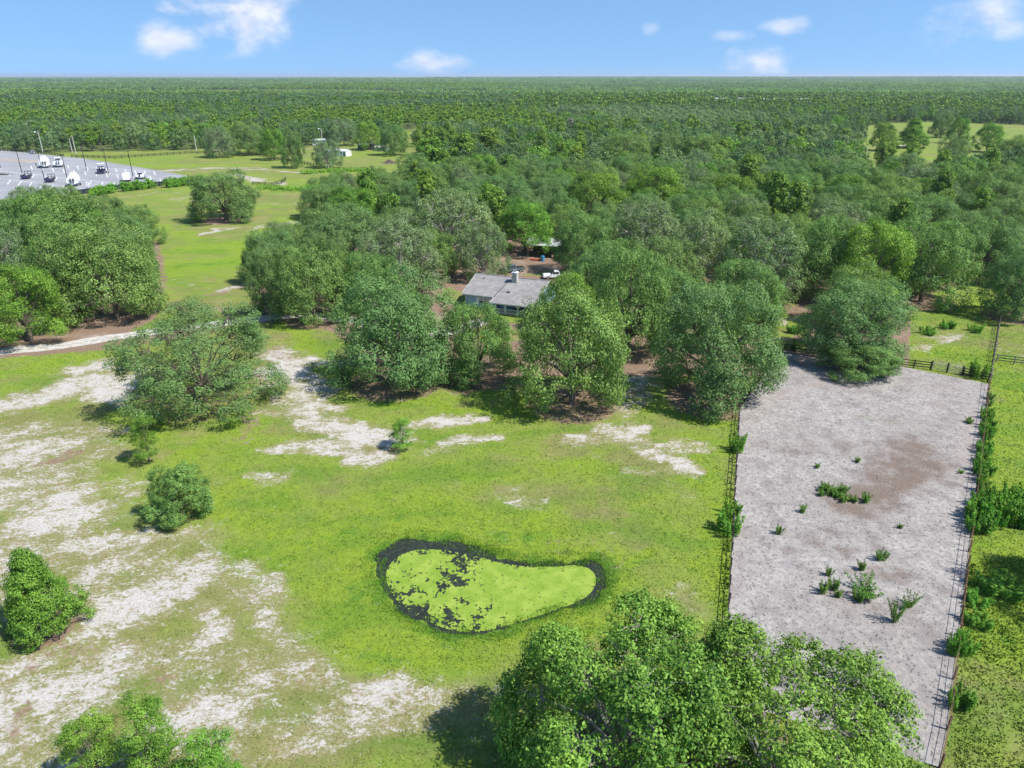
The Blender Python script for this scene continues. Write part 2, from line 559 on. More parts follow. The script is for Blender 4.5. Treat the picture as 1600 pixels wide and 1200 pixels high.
class MB:
    def __init__(self):
        self.v, self.f = [], []

    def poly(self, pts):
        i = len(self.v)
        self.v += [tuple(p) for p in pts]
        self.f.append(tuple(range(i, i + len(pts))))

    def box(self, c, s, rz=0.0, taper=1.0):
        i = len(self.v)
        ca, sa = math.cos(rz), math.sin(rz)
        for z in (-0.5, 0.5):
            k = taper if z > 0 else 1.0
            for x, y in ((-0.5, -0.5), (0.5, -0.5), (0.5, 0.5), (-0.5, 0.5)):
                lx, ly = x * s[0] * k, y * s[1] * k
                self.v.append((c[0] + lx * ca - ly * sa, c[1] + lx * sa + ly * ca, c[2] + z * s[2]))
        for q in ((0, 3, 2, 1), (4, 5, 6, 7), (0, 1, 5, 4), (1, 2, 6, 5), (2, 3, 7, 6), (3, 0, 4, 7)):
            self.f.append(tuple(i + k for k in q))
        return self

    def beam(self, a, b, w, h):
        """box section along a->b, w across, h high"""
        a, b = Vector(a), Vector(b)
        d = (b - a).normalized()
        s = d.cross(Vector((0, 0, 1)))
        s = s.normalized() if s.length > 1e-4 else Vector((1, 0, 0))
        u = s.cross(d).normalized()
        i = len(self.v)
        for p in (a, b):
            for x, y in ((-1, -1), (1, -1), (1, 1), (-1, 1)):
                self.v.append(tuple(p + s * (x * w / 2) + u * (y * h / 2)))
        for q in ((0, 3, 2, 1), (4, 5, 6, 7), (0, 1, 5, 4), (1, 2, 6, 5), (2, 3, 7, 6), (3, 0, 4, 7)):
            self.f.append(tuple(i + k for k in q))
        return self

    def tube(self, pts, radii, n=6, cap=True):
        pts = [Vector(p) for p in pts]
        i0 = len(self.v)
        for k, p in enumerate(pts):
            d = (pts[min(k + 1, len(pts) - 1)] - pts[max(k - 1, 0)]).normalized()
            s = d.cross(Vector((0.13, 0.97, 0.2))).normalized()
            u = s.cross(d).normalized()
            for j in range(n):
                a = 2 * math.pi * j / n
                self.v.append(tuple(p + (s * math.cos(a) + u * math.sin(a)) * radii[k]))
        for k in range(len(pts) - 1):
            for j in range(n):
                a, b_ = i0 + k * n + j, i0 + k * n + (j + 1) % n
                self.f.append((a, b_, b_ + n, a + n))
        if cap:
            self.f.append(tuple(i0 + j for j in reversed(range(n))))
            self.f.append(tuple(i0 + (len(pts) - 1) * n + j for j in range(n)))
        return self

    def loft(self, sections):
        """sections: lists of the same number of points, closed rings; caps both ends"""
        i0 = len(self.v)
        n = len(sections[0])
        for s in sections:
            self.v += [tuple(p) for p in s]
        for k in range(len(sections) - 1):
            for j in range(n):
                a, b_ = i0 + k * n + j, i0 + k * n + (j + 1) % n
                self.f.append((a, b_, b_ + n, a + n))
        self.f.append(tuple(i0 + j for j in reversed(range(n))))
        self.f.append(tuple(i0 + (len(sections) - 1) * n + j for j in range(n)))
        return self

    def mesh(self, name, mat):
        me = bpy.data.meshes.new(name)
        me.from_pydata(self.v, [], self.f)
        me.materials.append(MATS[mat])
        me.update()
        return me

    def build(self, name, mat, parent=None, loc=None, smooth=False):
        me = self.mesh(name, mat)
        if smooth:
            me.polygons.foreach_set('use_smooth', [True] * len(me.polygons))
        return link_mesh(name, me, parent, loc)


def np_mesh(name, verts, quads, mat, attrs=None, tri=False):
    k = 3 if tri else 4
    me = bpy.data.meshes.new(name)
    nv, nf = len(verts), len(quads)
    me.vertices.add(nv)
    me.vertices.foreach_set('co', np.ascontiguousarray(verts, dtype=np.float32).ravel())
    me.loops.add(nf * k)
    me.loops.foreach_set('vertex_index', np.ascontiguousarray(quads, dtype=np.int32).ravel())
    me.polygons.add(nf)
    me.polygons.foreach_set('loop_start', np.arange(0, nf * k, k, dtype=np.int32))
    me.polygons.foreach_set('loop_total', np.full(nf, k, dtype=np.int32))
    me.update(calc_edges=True)
    for an, av in (attrs or {}).items():
        a = me.attributes.new(an, 'FLOAT', 'POINT')
        a.data.foreach_set('value', np.ascontiguousarray(av, dtype=np.float32))
    me.materials.append(MATS[mat])
    return me


def in_poly(X, Y, poly):
    inside = np.zeros(np.shape(X), bool)
    n = len(poly)
    for i in range(n):
        x1, y1 = poly[i]
        x2, y2 = poly[(i + 1) % n]
        c = ((y1 > Y) != (y2 > Y)) & (X < (x2 - x1) * (Y - y1) / ((y2 - y1) + 1e-12) + x1)
        inside ^= c
    return inside


def seg_dist(X, Y, a, b):
    ax, ay = a
    dx, dy = b[0] - ax, b[1] - ay
    L2 = dx * dx + dy * dy + 1e-9
    t = np.clip(((X - ax) * dx + (Y - ay) * dy) / L2, 0, 1)
    return np.hypot(X - ax - t * dx, Y - ay - t * dy), t


def poly_sd(X, Y, poly):
    d = np.full(np.shape(X), 1e9)
    for i in range(len(poly)):
        d = np.minimum(d, seg_dist(X, Y, poly[i], poly[(i + 1) % len(poly)])[0])
    return np.where(in_poly(X, Y, poly), -d, d)


def vnoise(X, Y, seed=0):
    xi, yi = np.floor(X).astype(np.int64), np.floor(Y).astype(np.int64)
    fx, fy = X - xi, Y - yi
    fx, fy = fx * fx * (3 - 2 * fx), fy * fy * (3 - 2 * fy)

    def hsh(a, c):
        h = (a * 374761393 + c * 668265263 + seed * 974634777) & 0xFFFFFFFF
        h = ((h ^ (h >> 13)) * 1274126177) & 0xFFFFFFFF
        return ((h ^ (h >> 16)) & 0xFFFF) / 65535.0
    return ((hsh(xi, yi) * (1 - fx) + hsh(xi + 1, yi) * fx) * (1 - fy) + (hsh(xi, yi + 1) * (1 - fx) + hsh(xi + 1, yi + 1) * fx) * fy) * 2 - 1


def fbm(X, Y, scale, seed=0, octv=4):
    o, a = 0.0, 1.0
    for k in range(octv):
        o = o + a * vnoise(X * scale * 2 ** k, Y * scale * 2 ** k, seed + k * 7)
        a *= 0.55
    return o


G = lambda pts: [ground_at(*p) for p in pts]


def smooth_poly(poly, it=2):
    for _ in range(it):
        out = []
        for i in range(len(poly)):
            a, b_ = poly[i], poly[(i + 1) % len(poly)]
            out.append((0.75 * a[0] + 0.25 * b_[0], 0.75 * a[1] + 0.25 * b_[1]))
            out.append((0.25 * a[0] + 0.75 * b_[0], 0.25 * a[1] + 0.75 * b_[1]))
        poly = out
    return poly


# ------------------------------------------------------------------ layout (ground plan)
POND = smooth_poly(G([(580, 892), (588, 862), (615, 843), (660, 836), (715, 843), (760, 860), (800, 874), (850, 877), (900, 873),
                      (925, 872), (948, 884), (952, 905), (940, 928), (915, 944), (885, 954), (850, 964), (800, 980), (750, 993), (700, 990), (650, 970), (605, 938)]), 2)
WEED = smooth_poly(G([(600, 893), (615, 872), (640, 857), (690, 856), (740, 866), (800, 882), (860, 884), (900, 880), (924, 886), (934, 904),
                      (922, 928), (890, 944), (840, 960), (790, 976), (745, 987), (700, 982), (652, 962), (612, 930)]), 2)
PAD_L = G([(1131, 1090), (1137, 975), (1155, 640), (1192, 590), (1215, 549)])
PAD_R = G([(1468, 1200), (1480, 1140), (1519, 820), (1545, 600)])
PAD_POLY = PAD_L + G([(1290, 556), (1425, 575), (1545, 600)]) + PAD_R[::-1][1:]
DRIVE = G([(-260, 588), (0, 549), (95, 541), (180, 526), (320, 509), (460, 491), (560, 500), (640, 530), (700, 520), (760, 500)])
LOT = G([(-400, 232), (0, 234), (122, 247), (200, 259), (290, 275), (312, 282), (230, 292), (150, 299), (95, 307), (0, 312), (-400, 330)])
OPEN = [
    G([(-900, 1500), (-900, 620), (0, 560), (180, 545), (330, 520), (440, 480), (520, 520), (620, 590), (900, 620), (1060, 640), (1150, 640), (1215, 548), (1420, 575), (1425, 470),
       (1550, 430), (1700, 480), (2400, 560), (2400, 1500)]),
    G([(60, 318), (312, 275), (470, 285), (640, 262), (600, 300), (500, 325), (470, 380), (400, 440), (390, 505), (180, 530), (240, 500), (262, 440), (250, 380), (150, 330)]),
    G([(-500, 222), (60, 239), (300, 234), (480, 230), (620, 207), (655, 200), (650, 255), (640, 300), (300, 305), (-500, 345)]),
    G([(1350, 196), (1440, 190), (1600, 195), (1800, 205), (1800, 262), (1600, 268), (1430, 285), (1330, 268)]),
    G([(690, 490), (690, 440), (740, 418), (810, 398), (890, 392), (905, 440), (880, 520), (760, 540)]),
    G([(1150, 470), (1215, 455), (1265, 480), (1260, 550), (1190, 540)]),
    G([(1100, 159), (1310, 158), (1310, 166), (1100, 165)]),
]


def is_open(x, y, pad=0.0):
    X, Y = np.array([x]), np.array([y])
    return any(bool(in_poly(X, Y, p)[0]) for p in OPEN)


def open_mask(X, Y):
    m = np.zeros(np.shape(X), bool)
    for p in OPEN:
        m |= in_poly(X, Y, p)
    return m


# strokes: (mask, points in the photo's ground plan, half width, value)
STROKES = [
    ('S', [(880, 685), (960, 690), (1090, 700)], 20, .60), ('S', [(960, 725), (1090, 745)], 14, .55), ('S', [(440, 700), (700, 705)], 22, .5), ('S', [(420, 570), (470, 640)], 30, .6),
    ('S', [(330, 278), (400, 282), (440, 288)], 7, .9), ('S', [(250, 268), (350, 263), (480, 270)], 4, .85), ('S', [(300, 362), (400, 354), (470, 345)], 7, .6), ('S', [(340, 455), (400, 445)], 12, .6), ('S', [(280, 312), (440, 318)], 5, .5),
    ('L', [(-200, 700), (80, 700)], 100, .20), ('L', [(-200, 950), (250, 900)], 130, .18), ('L', [(-100, 1150), (420, 1120)], 120, .22), ('L', [(400, 1080), (760, 1100)], 60, .12),
    ('L', [(760, 760), (900, 800)], 40, .22), ('L', [(900, 850), (1050, 920)], 40, .20), ('L', [(440, 620), (560, 690)], 40, .2), ('L', [(880, 690), (1100, 710)], 30, .25), ('L', [(200, 345), (480, 322)], 8, .05), ('L', [(340, 300), (500, 312)], 8, .1), ('L', [(300, 470), (390, 480)], 16, .1),
    ('B', [(120, 770), (220, 790)], 30, .33), ('B', [(330, 980), (500, 1040)], 50, .30), ('B', [(180, 1040), (260, 1080)], 34, .34), ('B', [(1540, 1060), (1590, 1180)], 50, .34),
    ('S', [(-200, 700), (110, 730)], 95, .56), ('S', [(-200, 900), (230, 900)], 120, .56), ('S', [(-100, 1150), (400, 1120)], 130, .54), ('S', [(440, 1090), (740, 1110)], 60, .46),
    ('S', [(-100, 650), (90, 615), (185, 585)], 30, .85), ('S', [(-60, 690), (60, 690), (150, 680)], 34, .70), ('S', [(120, 575), (190, 625)], 22, .85),
    ('S', [(-60, 760), (60, 775), (150, 800)], 45, .80), ('S', [(40, 820), (180, 860), (230, 840)], 40, .72), ('S', [(200, 960), (280, 920), (335, 870)], 34, .98),
    ('S', [(90, 1000), (200, 965), (300, 940)], 34, .80), ('S', [(-60, 1090), (60, 1060), (200, 1030)], 50, .80), ('S', [(-60, 1190), (60, 1130), (110, 1080)], 55, .85),
    ('S', [(370, 880), (420, 960), (470, 1050)], 30, .62), ('S', [(320, 1000), (400, 1090), (430, 1160)], 45, .62), ('S', [(470, 1070), (600, 1075), (760, 1085)], 34, .68),
    ('S', [(500, 1110), (560, 1115), (470, 1180)], 30, .66), ('S', [(250, 1120), (330, 1130)], 55, .78), ('S', [(560, 1130), (720, 1130)], 30, .45), ('S', [(700, 1060), (780, 1080)], 20, .55),
    ('S', [(240, 760), (300, 850)], 26, .35), ('S', [(80, 720), (220, 770)], 30, .5), ('S', [(330, 760), (350, 880)], 14, .30),
    ('S', [(430, 560), (445, 600), (500, 640), (560, 680)], 26, 1.0), ('S', [(410, 600), (430, 650)], 16, .7), ('S', [(440, 705), (500, 705), (575, 715)], 14, .85),
    ('S', [(540, 660), (590, 690), (570, 720)], 20, 1.0), ('S', [(580, 690), (640, 670), (700, 660), (760, 652)], 14, .95), ('S', [(690, 700), (740, 690), (795, 690)], 13, .88),
    ('S', [(480, 560), (520, 570)], 14, .6), ('S', [(640, 700), (690, 705)], 10, .7),
    ('S', [(880, 680), (930, 685), (1000, 682)], 13, .88), ('S', [(960, 672), (1080, 688)], 9, .82), ('S', [(1000, 705), (1050, 715), (1090, 738)], 15, .92), ('S', [(930, 720), (945, 725)], 9, .5),
    ('S', [(985, 660), (1000, 600), (990, 570)], 20, .68), ('S', [(930, 650), (1000, 640)], 14, .4), ('S', [(395, 750), (440, 745)], 14, .55), ('S', [(800, 770), (880, 790)], 16, .42),
    ('S', [(960, 850), (1000, 880), (1000, 940)], 18, .50), ('B', [(880, 850), (950, 850), (980, 890)], 16, .42), ('S', [(1020, 900), (1080, 950)], 26, .35), ('S', [(1040, 760), (1080, 790)], 12, .3),
    ('S', [(560, 560), (700, 585), (760, 590)], 8, .75), ('B', [(560, 590), (650, 605), (780, 610), (860, 625)], 15, .62), ('B', [(400, 640), (395, 690)], 14, .55), ('B', [(430, 545), (510, 605)], 10, .5),
    ('B', [(690, 540), (680, 590)], 12, .8), ('B', [(800, 600), (1000, 610)], 18, .55), ('B', [(1010, 560), (1080, 640), (1140, 640)], 20, .5),
    ('B', [(60, 730), (110, 715)], 12, .6), ('B', [(90, 760), (200, 770)], 18, .38), ('B', [(225, 1075), (250, 1080)], 14, .6), ('B', [(60, 1030), (150, 1010)], 16, .5), ('B', [(10, 1170), (30, 1100)], 18, .5),
    ('S', [(305, 365), (335, 358), (378, 356)], 6, .95), ('S', [(375, 362), (470, 345)], 5, .72), ('S', [(385, 350), (480, 335)], 3, .5), ('B', [(400, 350), (480, 340)], 5, .4),
    ('S', [(350, 455), (400, 442)], 10, .72), ('B', [(330, 460), (400, 448)], 12, .6), ('S', [(265, 435), (285, 440)], 5, .7), ('B', [(280, 475), (380, 490)], 14, .58), ('S', [(270, 480), (390, 492)], 10, .5),
    ('S', [(355, 272), (400, 280), (432, 287)], 6, 1.0), ('S', [(255, 267), (320, 262), (400, 262)], 3, .95), ('S', [(400, 262), (450, 268), (490, 272)], 3, .95), ('S', [(205, 256), (222, 257)], 2, .95),
    ('S', [(285, 310), (300, 305)], 8, .75), ('S', [(130, 318), (250, 300), (330, 300)], 4, .6), ('S', [(340, 310), (430, 318), (480, 318)], 4, .6), ('S', [(265, 275), (320, 278)], 4, .7),
    ('B', [(190, 345), (300, 335), (480, 315)], 5, .35),
    ('S', [(1440, 545), (1470, 530), (1500, 520)], 10, .66), ('S', [(1440, 565), (1490, 565)], 5, .6), ('S', [(1400, 515), (1420, 525)], 8, .5), ('S', [(1570, 545), (1610, 560)], 8, .5),
    ('S', [(1590, 1180), (1560, 1130)], 22, .45), ('B', [(1500, 1080), (1590, 1120)], 34, .35), ('S', [(700, 490), (712, 470)], 7, .75), ('B', [(700, 490), (705, 470)], 9, .6),
    ('B', [(705, 480), (690, 560)], 14, .9), ('L', [(700, 470), (760, 510), (860, 520)], 30, .1), ('B', [(680, 440), (730, 425), (800, 410), (900, 405)], 42, 1.3), ('B', [(760, 440), (900, 440)], 40, 1.3), ('B', [(800, 395), (900, 385)], 30, 1.3), ('B', [(740, 500), (880, 510)], 14, .8), ('B', [(1170, 470), (1230, 490), (1260, 480)], 16, 1.0), ('B', [(1180, 520), (1260, 530)], 16, .7),
    ('S', [(1170, 500), (1250, 500)], 8, .6),
    ('B', [(120, 480), (180, 500), (230, 470)], 16, 1.0), ('B', [(100, 520), (180, 515)], 7, .9), ('B', [(960, 262), (1060, 268)], 8, 1.0),
    ('S', [(1395, 250), (1500, 250), (1610, 254)], 1.5, 1.1), ('S', [(1350, 232), (1400, 228), (1450, 226)], 2, .9), ('B', [(1340, 230), (1400, 230)], 3, .6), ('B', [(1440, 240), (1560, 232)], 2, .4), ('S', [(1340, 278), (1360, 276)], 3, .8),
    ('B', [(520, 240), (600, 243)], 5, .35), ('S', [(600, 250), (640, 243)], 2, .3), ('S', [(300, 268), (350, 300)], 4, .4),
    ('L', [(560, 830), (700, 800), (860, 840)], 60, .95), ('L', [(520, 900), (560, 990), (700, 1030)], 50, .98), ('L', [(850, 1000), (950, 950)], 40, .95), ('L', [(400, 780), (450, 860)], 50, .80),
    ('L', [(600, 630), (760, 640), (900, 650)], 12, .95), ('L', [(620, 760), (760, 740), (900, 740)], 30, .72), ('L', [(1020, 640), (1130, 660)], 14, .95), ('L', [(1090, 700), (1125, 800), (1120, 950)], 30, .90),
    ('L', [(1050, 800), (1040, 900)], 34, .68), ('L', [(380, 660), (370, 720), (330, 690)], 26, .85), ('L', [(0, 620), (60, 590), (170, 560)], 8, .7), ('L', [(0, 590), (150, 560)], 14, .9),
    ('L', [(270, 420), (420, 400), (460, 345)], 30, 1.0), ('L', [(300, 390), (440, 380)], 26, 1.0), ('L', [(200, 340), (260, 360), (320, 380)], 12, .8), ('L', [(230, 260), (480, 258)], 8, .9),
    ('L', [(480, 300), (600, 290)], 12, .7), ('L', [(1580, 600), (1590, 760)], 40, .95), ('L', [(1560, 860), (1560, 1000)], 60, .95), ('L', [(1420, 540), (1530, 560)], 26, .9), ('L', [(1480, 480), (1540, 470)], 22, .8),
    ('L', [(1380, 245), (1590, 250)], 14, .85), ('L', [(1380, 215), (1600, 215)], 10, .7), ('L', [(440, 500), (520, 570), (560, 600)], 18, .9), ('L', [(180, 650), (230, 690)], 26, .8),
    ('L', [(240, 740), (330, 700), (400, 720)], 24, .7), ('L', [(1000, 860), (990, 880)], 10, 1.2),
    ('W', [(270, 430), (420, 400), (460, 350)], 34, 1.0), ('W', [(300, 380), (430, 375)], 26, 1.0),
]


def fields(X, Y):
    """all painted masks at the given ground points"""
    X, Y = np.asarray(X, float), np.asarray(Y, float)
    out = {k: np.zeros(X.shape) for k in 'SLBMKW'}
    out['L'][:] = 0.42 + 0.22 * fbm(X * .5, Y, .05, 61, 3)
    X0, Y0 = X, Y
    wa = np.clip(Y / 70.0, .5, 1.5)
    X = X + wa * (2.1 * fbm(X, Y, .16, 5) + .5 * fbm(X, Y, .8, 6, 2))
    Y = Y + wa * (1.5 * fbm(X, Y, .16, 8) + .5 * fbm(X, Y, .8, 9, 2))
    for k, pts, r, val in STROKES:
        if k == 'S' and val >= .8:
            r = r * 1.15
        P = G(pts)
        rw = [r * scale_at(p[1]) for p in pts]
        if len(P) == 1:
            P, rw = P * 2, rw * 2
        mx = max(rw) * 2.2
        xs, ys = [p[0] for p in P], [p[1] for p in P]
        near = (X > min(xs) - mx) & (X < max(xs) + mx) & (Y > min(ys) - mx) & (Y < max(ys) + mx)
        if not near.any():
            continue
        x, y = X[near], Y[near]
        best = np.zeros(x.shape)
        for i in range(len(P) - 1):
            d, t = seg_dist(x, y, P[i], P[i + 1])
            rr = rw[i] * (1 - t) + rw[i + 1] * t
            q = np.clip((2.0 - d / rr) / (1.35 if k in 'LW' else 1.75), 0, 1)
            best = np.maximum(best, q * q * (3 - 2 * q))
        cur = out[k][near]
        if k == 'L':
            out[k][near] = cur * (1 - best) + val * best
        else:
            out[k][near] = np.maximum(cur, best * val)
    X, Y = X0, Y0
    c_, s_ = math.cos(.6), math.sin(.6)
    streak = fbm((X * c_ + Y * s_) * .45, (-X * s_ + Y * c_) * 1.1, .35, 31)
    patch = fbm(X, Y, .11, 41, 3)
    p2 = fbm(X, Y, .30, 51, 3)
    soft = np.clip(out['S'] / .5, 0, 1)
    out['S'] = np.clip(out['S'] * (0.92 + 0.18 * patch) + soft * (.16 * streak + .20 * p2), 0, 1.1)
    # pond: wet dark rim and lush ring
    near = (np.abs(X) < 25) & (Y > 34) & (Y < 66)
    if near.any():
        d = poly_sd(X[near], Y[near], POND)
        d = d + .45 * fbm(X[near], Y[near], .7, 77, 3)
        out['M'][near] = np.clip(-(d - 0.02) / 0.35, 0, 1)
        ring = np.clip(1 - (d - 0.5) / 5.5, 0, 1)
        out['L'][near] = np.maximum(out['L'][near], ring * 1.15)
        out['S'][near] *= (1 - np.clip(ring * 1.5, 0, 1))
    # woodland floor wherever it is not open land
    w = (~open_mask(X, Y)) & (Y > 95)
    out['B'] = np.where(w & (Y < 230), np.maximum(out['B'], 0.9), out['B'])
    out['K'] = np.where(w & (Y >= 200), np.where(Y > 1700, 2.0, 1.0), out['K'])
    return out


# ------------------------------------------------------------------ ground sheet
def spaced(segs):
    out = [segs[0][0]]
    for a, b_, s0, s1 in segs:
        x, n = a, 0
        while x < b_:
            t = (x - a) / (b_ - a)
            x += s0 * (1 - t) + s1 * t
            out.append(min(x, b_))
    return np.array(out)


def build_ground(tree_discs):
    xp = spaced([(0, 70, .55, .6), (70, 260, .8, 4), (260, 900, 6, 40), (900, 24000, 60, 4000)])
    xs = np.concatenate([-xp[::-1][:-1], xp])
    ys = spaced([(-60, 12, 12, 2), (12, 130, .55, .6), (130, 330, .8, 2.2), (330, 900, 3, 30), (900, 26000, 50, 4000)])
    X, Y = np.meshgrid(xs, ys)
    fx = fields(X.ravel(), Y.ravel())
    Xf, Yf = X.ravel(), Y.ravel()
    for cx, cy, rr, val in tree_discs:
        near = (np.abs(Xf - cx) < rr * 1.3) & (np.abs(Yf - cy) < rr * 1.3)
        if near.any():
            d = np.hypot(Xf[near] - cx, Yf[near] - cy) / rr
            q = np.clip((1.15 - d) / 0.5, 0, 1)
            fx['B'][near] = np.maximum(fx['B'][near], q * val)
            fx['S'][near] *= (1 - 0.6 * q)
    Z = np.zeros(Xf.shape)
    near = (np.abs(Xf) < 25) & (Yf > 34) & (Yf < 66)
    d = poly_sd(Xf[near], Yf[near], POND)
    d = d + .40 * fbm(Xf[near], Yf[near], .7, 77, 3)
    Z[near] = -0.62 * np.clip((0.45 - d) / 2.0, 0, 1)
    nx, ny = len(xs), len(ys)
    idx = np.arange(nx * ny).reshape(ny, nx)
    q = np.stack([idx[:-1, :-1], idx[:-1, 1:], idx[1:, 1:], idx[1:, :-1]], -1).reshape(-1, 4)
    me = np_mesh('ground', np.stack([Xf, Yf, Z], 1), q, 'field_ground', fx)
    o = link_mesh('ground', me)
    me.polygons.foreach_set('use_smooth', np.ones(len(q), bool))
    tag(o, kind='structure')


# ------------------------------------------------------------------ tree prototypes
def leaf_cloud(centres, radii, n, leaf, rng, outward, flat=0.75, tone_c=None, upbias=0.45, elong=1.35, zk=1.0):
    """n quads around every centre; centres (m,3), radii (m,), outward (m,3)"""
    m = len(centres)
    d = rng.normal(size=(m, n, 3))
    d /= np.linalg.norm(d, axis=2, keepdims=True)
    r = rng.uniform(0.35, 1.0, (m, n, 1)) ** 0.6
    off = d * r
    pos = centres[:, None, :] + off * radii[:, None, None] * np.array([1, 1, flat * zk])
    nrm = 0.55 * d + 0.55 * outward[:, None, :] + np.array([0, 0, upbias]) + rng.normal(size=(m, n, 3)) * 0.42
    nrm /= np.linalg.norm(nrm, axis=2, keepdims=True)
    a = rng.normal(size=(m, n, 3))
    t = np.cross(nrm, a)
    t /= np.linalg.norm(t, axis=2, keepdims=True)
    bt = np.cross(nrm, t)
    s = leaf * rng.uniform(0.6, 1.3, (m, n, 1))
    t = t * s * elong * 0.5
    bt = bt * s * 0.5
    zf = np.array([1, 1, zk])
    P = np.stack([pos - t * zf, pos + bt * zf * 0.9, pos + t * zf, pos - bt * zf * 0.9], 2).reshape(-1, 3)
    q = np.arange(m * n * 4).reshape(-1, 4)
    if tone_c is None:
        tone_c = rng.uniform(0.2, 0.8, m)
    tone = np.clip(tone_c[:, None] + 0.22 * (r[..., 0] - 0.6) + rng.normal(size=(m, n)) * 0.20, 0, 1)  # shaded gaps and bright tips put into leaf colour: darker inside each clump, plus noise
    return P, q, np.repeat(tone.reshape(-1), 4)


def dome_parts(rng, n_lobes, spread=0.70, z0=0.14, z1=0.80, rl=(0.24, 0.36), zr=0.62, cone=False):
    lobes = []
    for i in range(n_lobes):
        u = (i + 0.5) / n_lobes
        az = i * 2.39996 + rng.uniform(-0.5, 0.5)
        z = z0 + (z1 - z0) * (u ** 1.05)
        rr = spread * math.sqrt(max(0.0, 1 - ((z - z0) / (z1 + 0.10 - z0)) ** 2)) * rng.uniform(0.72, 1.12)
        if cone:
            rr = spread * (1 - u) ** .85 * rng.uniform(.55, 1.0)
            rl = (.16 + .16 * (1 - u), .22 + .18 * (1 - u))
        lobes.append((rr * math.cos(az), rr * math.sin(az), z + rng.uniform(-0.05, 0.05), rng.uniform(*rl)))
    lobes.append((0, 0, z1 - (0.0 if cone else 0.1), rl[1]))
    return np.array(lobes), zr


def oak_crown(name, seed, n_lobes, n_tuft, n_leaf, leaf, mat, tuft_r=(0.07, 0.13), zr=0.62, **kw):
    rng = np.random.RandomState(seed)
    lobes, zr = dome_parts(rng, n_lobes, zr=zr, **kw)
    C, Rr, O, T = [], [], [], []
    for lx, ly, lz, lr in lobes:
        out = np.array([lx, ly, (lz - 0.35) * 1.2])
        out = out / (np.linalg.norm(out) + 1e-6)
        d = rng.normal(size=(n_tuft, 3)) + out * 0.8
        d /= np.linalg.norm(d, axis=1, keepdims=True)
        k = rng.uniform(0.70, 1.08, (n_tuft, 1))
        c = np.array([lx, ly, lz]) + d * k * lr * np.array([1, 1, zr])
        C.append(c)
        O.append(d)
        Rr.append(rng.uniform(*tuft_r, n_tuft))
        T.append(np.clip(rng.uniform(0.28, 0.62) + rng.normal(size=n_tuft) * 0.20, 0, 1))
    C, O, Rr, T = np.concatenate(C), np.concatenate(O), np.concatenate(Rr), np.concatenate(T)
    keep = C[:, 2] > 0.035
    C, O, Rr, T = C[keep], O[keep], Rr[keep], T[keep]
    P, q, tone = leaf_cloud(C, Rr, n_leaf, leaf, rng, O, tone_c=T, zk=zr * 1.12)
    return np_mesh(name, P, q, mat, {'tone': tone}), lobes


def oak_trunk(name, lobes, seed, mat='bark', twigs=0, r0=0.046, zs=0.62):
    rng = random.Random(seed)
    mb = MB()
    fork = (rng.uniform(-.03, .03), rng.uniform(-.03, .03), 0.20)
    mb.tube([(0, 0, -0.03), (0, 0, 0.02), (fork[0] * .5, fork[1] * .5, 0.11), fork], [r0 * 1.5, r0 * 1.1, r0, r0 * 1.05], 8)
    for (lx, ly, lz, lr) in lobes[::(1 if twigs else 2)]:
        mid = (fork[0] + lx * .45 + rng.uniform(-.06, .06), fork[1] + ly * .45 + rng.uniform(-.06, .06), fork[2] + (lz - fork[2]) * .62)
        end = (lx * 0.9, ly * 0.9, lz)
        mb.tube([(fork[0] * .8, fork[1] * .8, fork[2] - .02), mid, end], [r0 * .62, r0 * .36, r0 * .16], 5, cap=False)
        for k in range(3 if not twigs else 12):
            d = Vector((rng.gauss(0, 1) + lx, rng.gauss(0, 1) + ly, rng.gauss(0, .8) + .3)).normalized()
            e = (end[0] + d.x * lr * .98, end[1] + d.y * lr * .98, end[2] + d.z * lr * zs)
            m2 = tuple((end[j] + e[j]) / 2 + rng.uniform(-.03, .03) for j in range(3))
            mb.tube([end, m2, e], [r0 * .15, r0 * .10, r0 * .03], 4, cap=False)
    return mb.mesh(name, mat)


def pine_crown(name, seed, n_cl, n_leaf, leaf, mat='pine_needle', z0=0.45, wide=1.0):
    rng = np.random.RandomState(seed)
    C, Rr, O, T = [], [], [], []
    for i in range(n_cl):
        u = (i + .5) / n_cl
        z = z0 + (0.95 - z0) * u
        prof = wide * math.sqrt(max(0.05, 1 - (abs(u - .42) / .66) ** 2.2))
        az = i * 2.4 + rng.uniform(-.6, .6)
        rr = prof * rng.uniform(.15, .85)
        C.append((rr * math.cos(az), rr * math.sin(az), z + rng.uniform(-.05, .05)))
        O.append((math.cos(az) * .6, math.sin(az) * .6, .5))
        Rr.append(rng.uniform(.18, .36))
        T.append(rng.uniform(.2, .75))
    C, O, Rr, T = map(np.array, (C, O, Rr, T))
    P, q, tone = leaf_cloud(C, Rr, n_leaf, leaf, rng, O, flat=.7, tone_c=T, elong=2.0, zk=0.36, upbias=.5)
    return np_mesh(name, P, q, mat, {'tone': tone}), C


def pine_trunk(name, C, seed):
    mb = MB()
    mb.tube([(0, 0, -.02), (.01, 0, .4), (0, .02, .75), (0, 0, .97)], [.085, .065, .04, .01], 7)
    for c in C[::2]:
        mb.tube([(0, 0, c[2] - .06), (c[0], c[1], c[2])], [.02, .008], 4, cap=False)
    return mb.mesh(name, 'bark')


# prototypes: (crown mesh, trunk mesh)
PROTO = {}


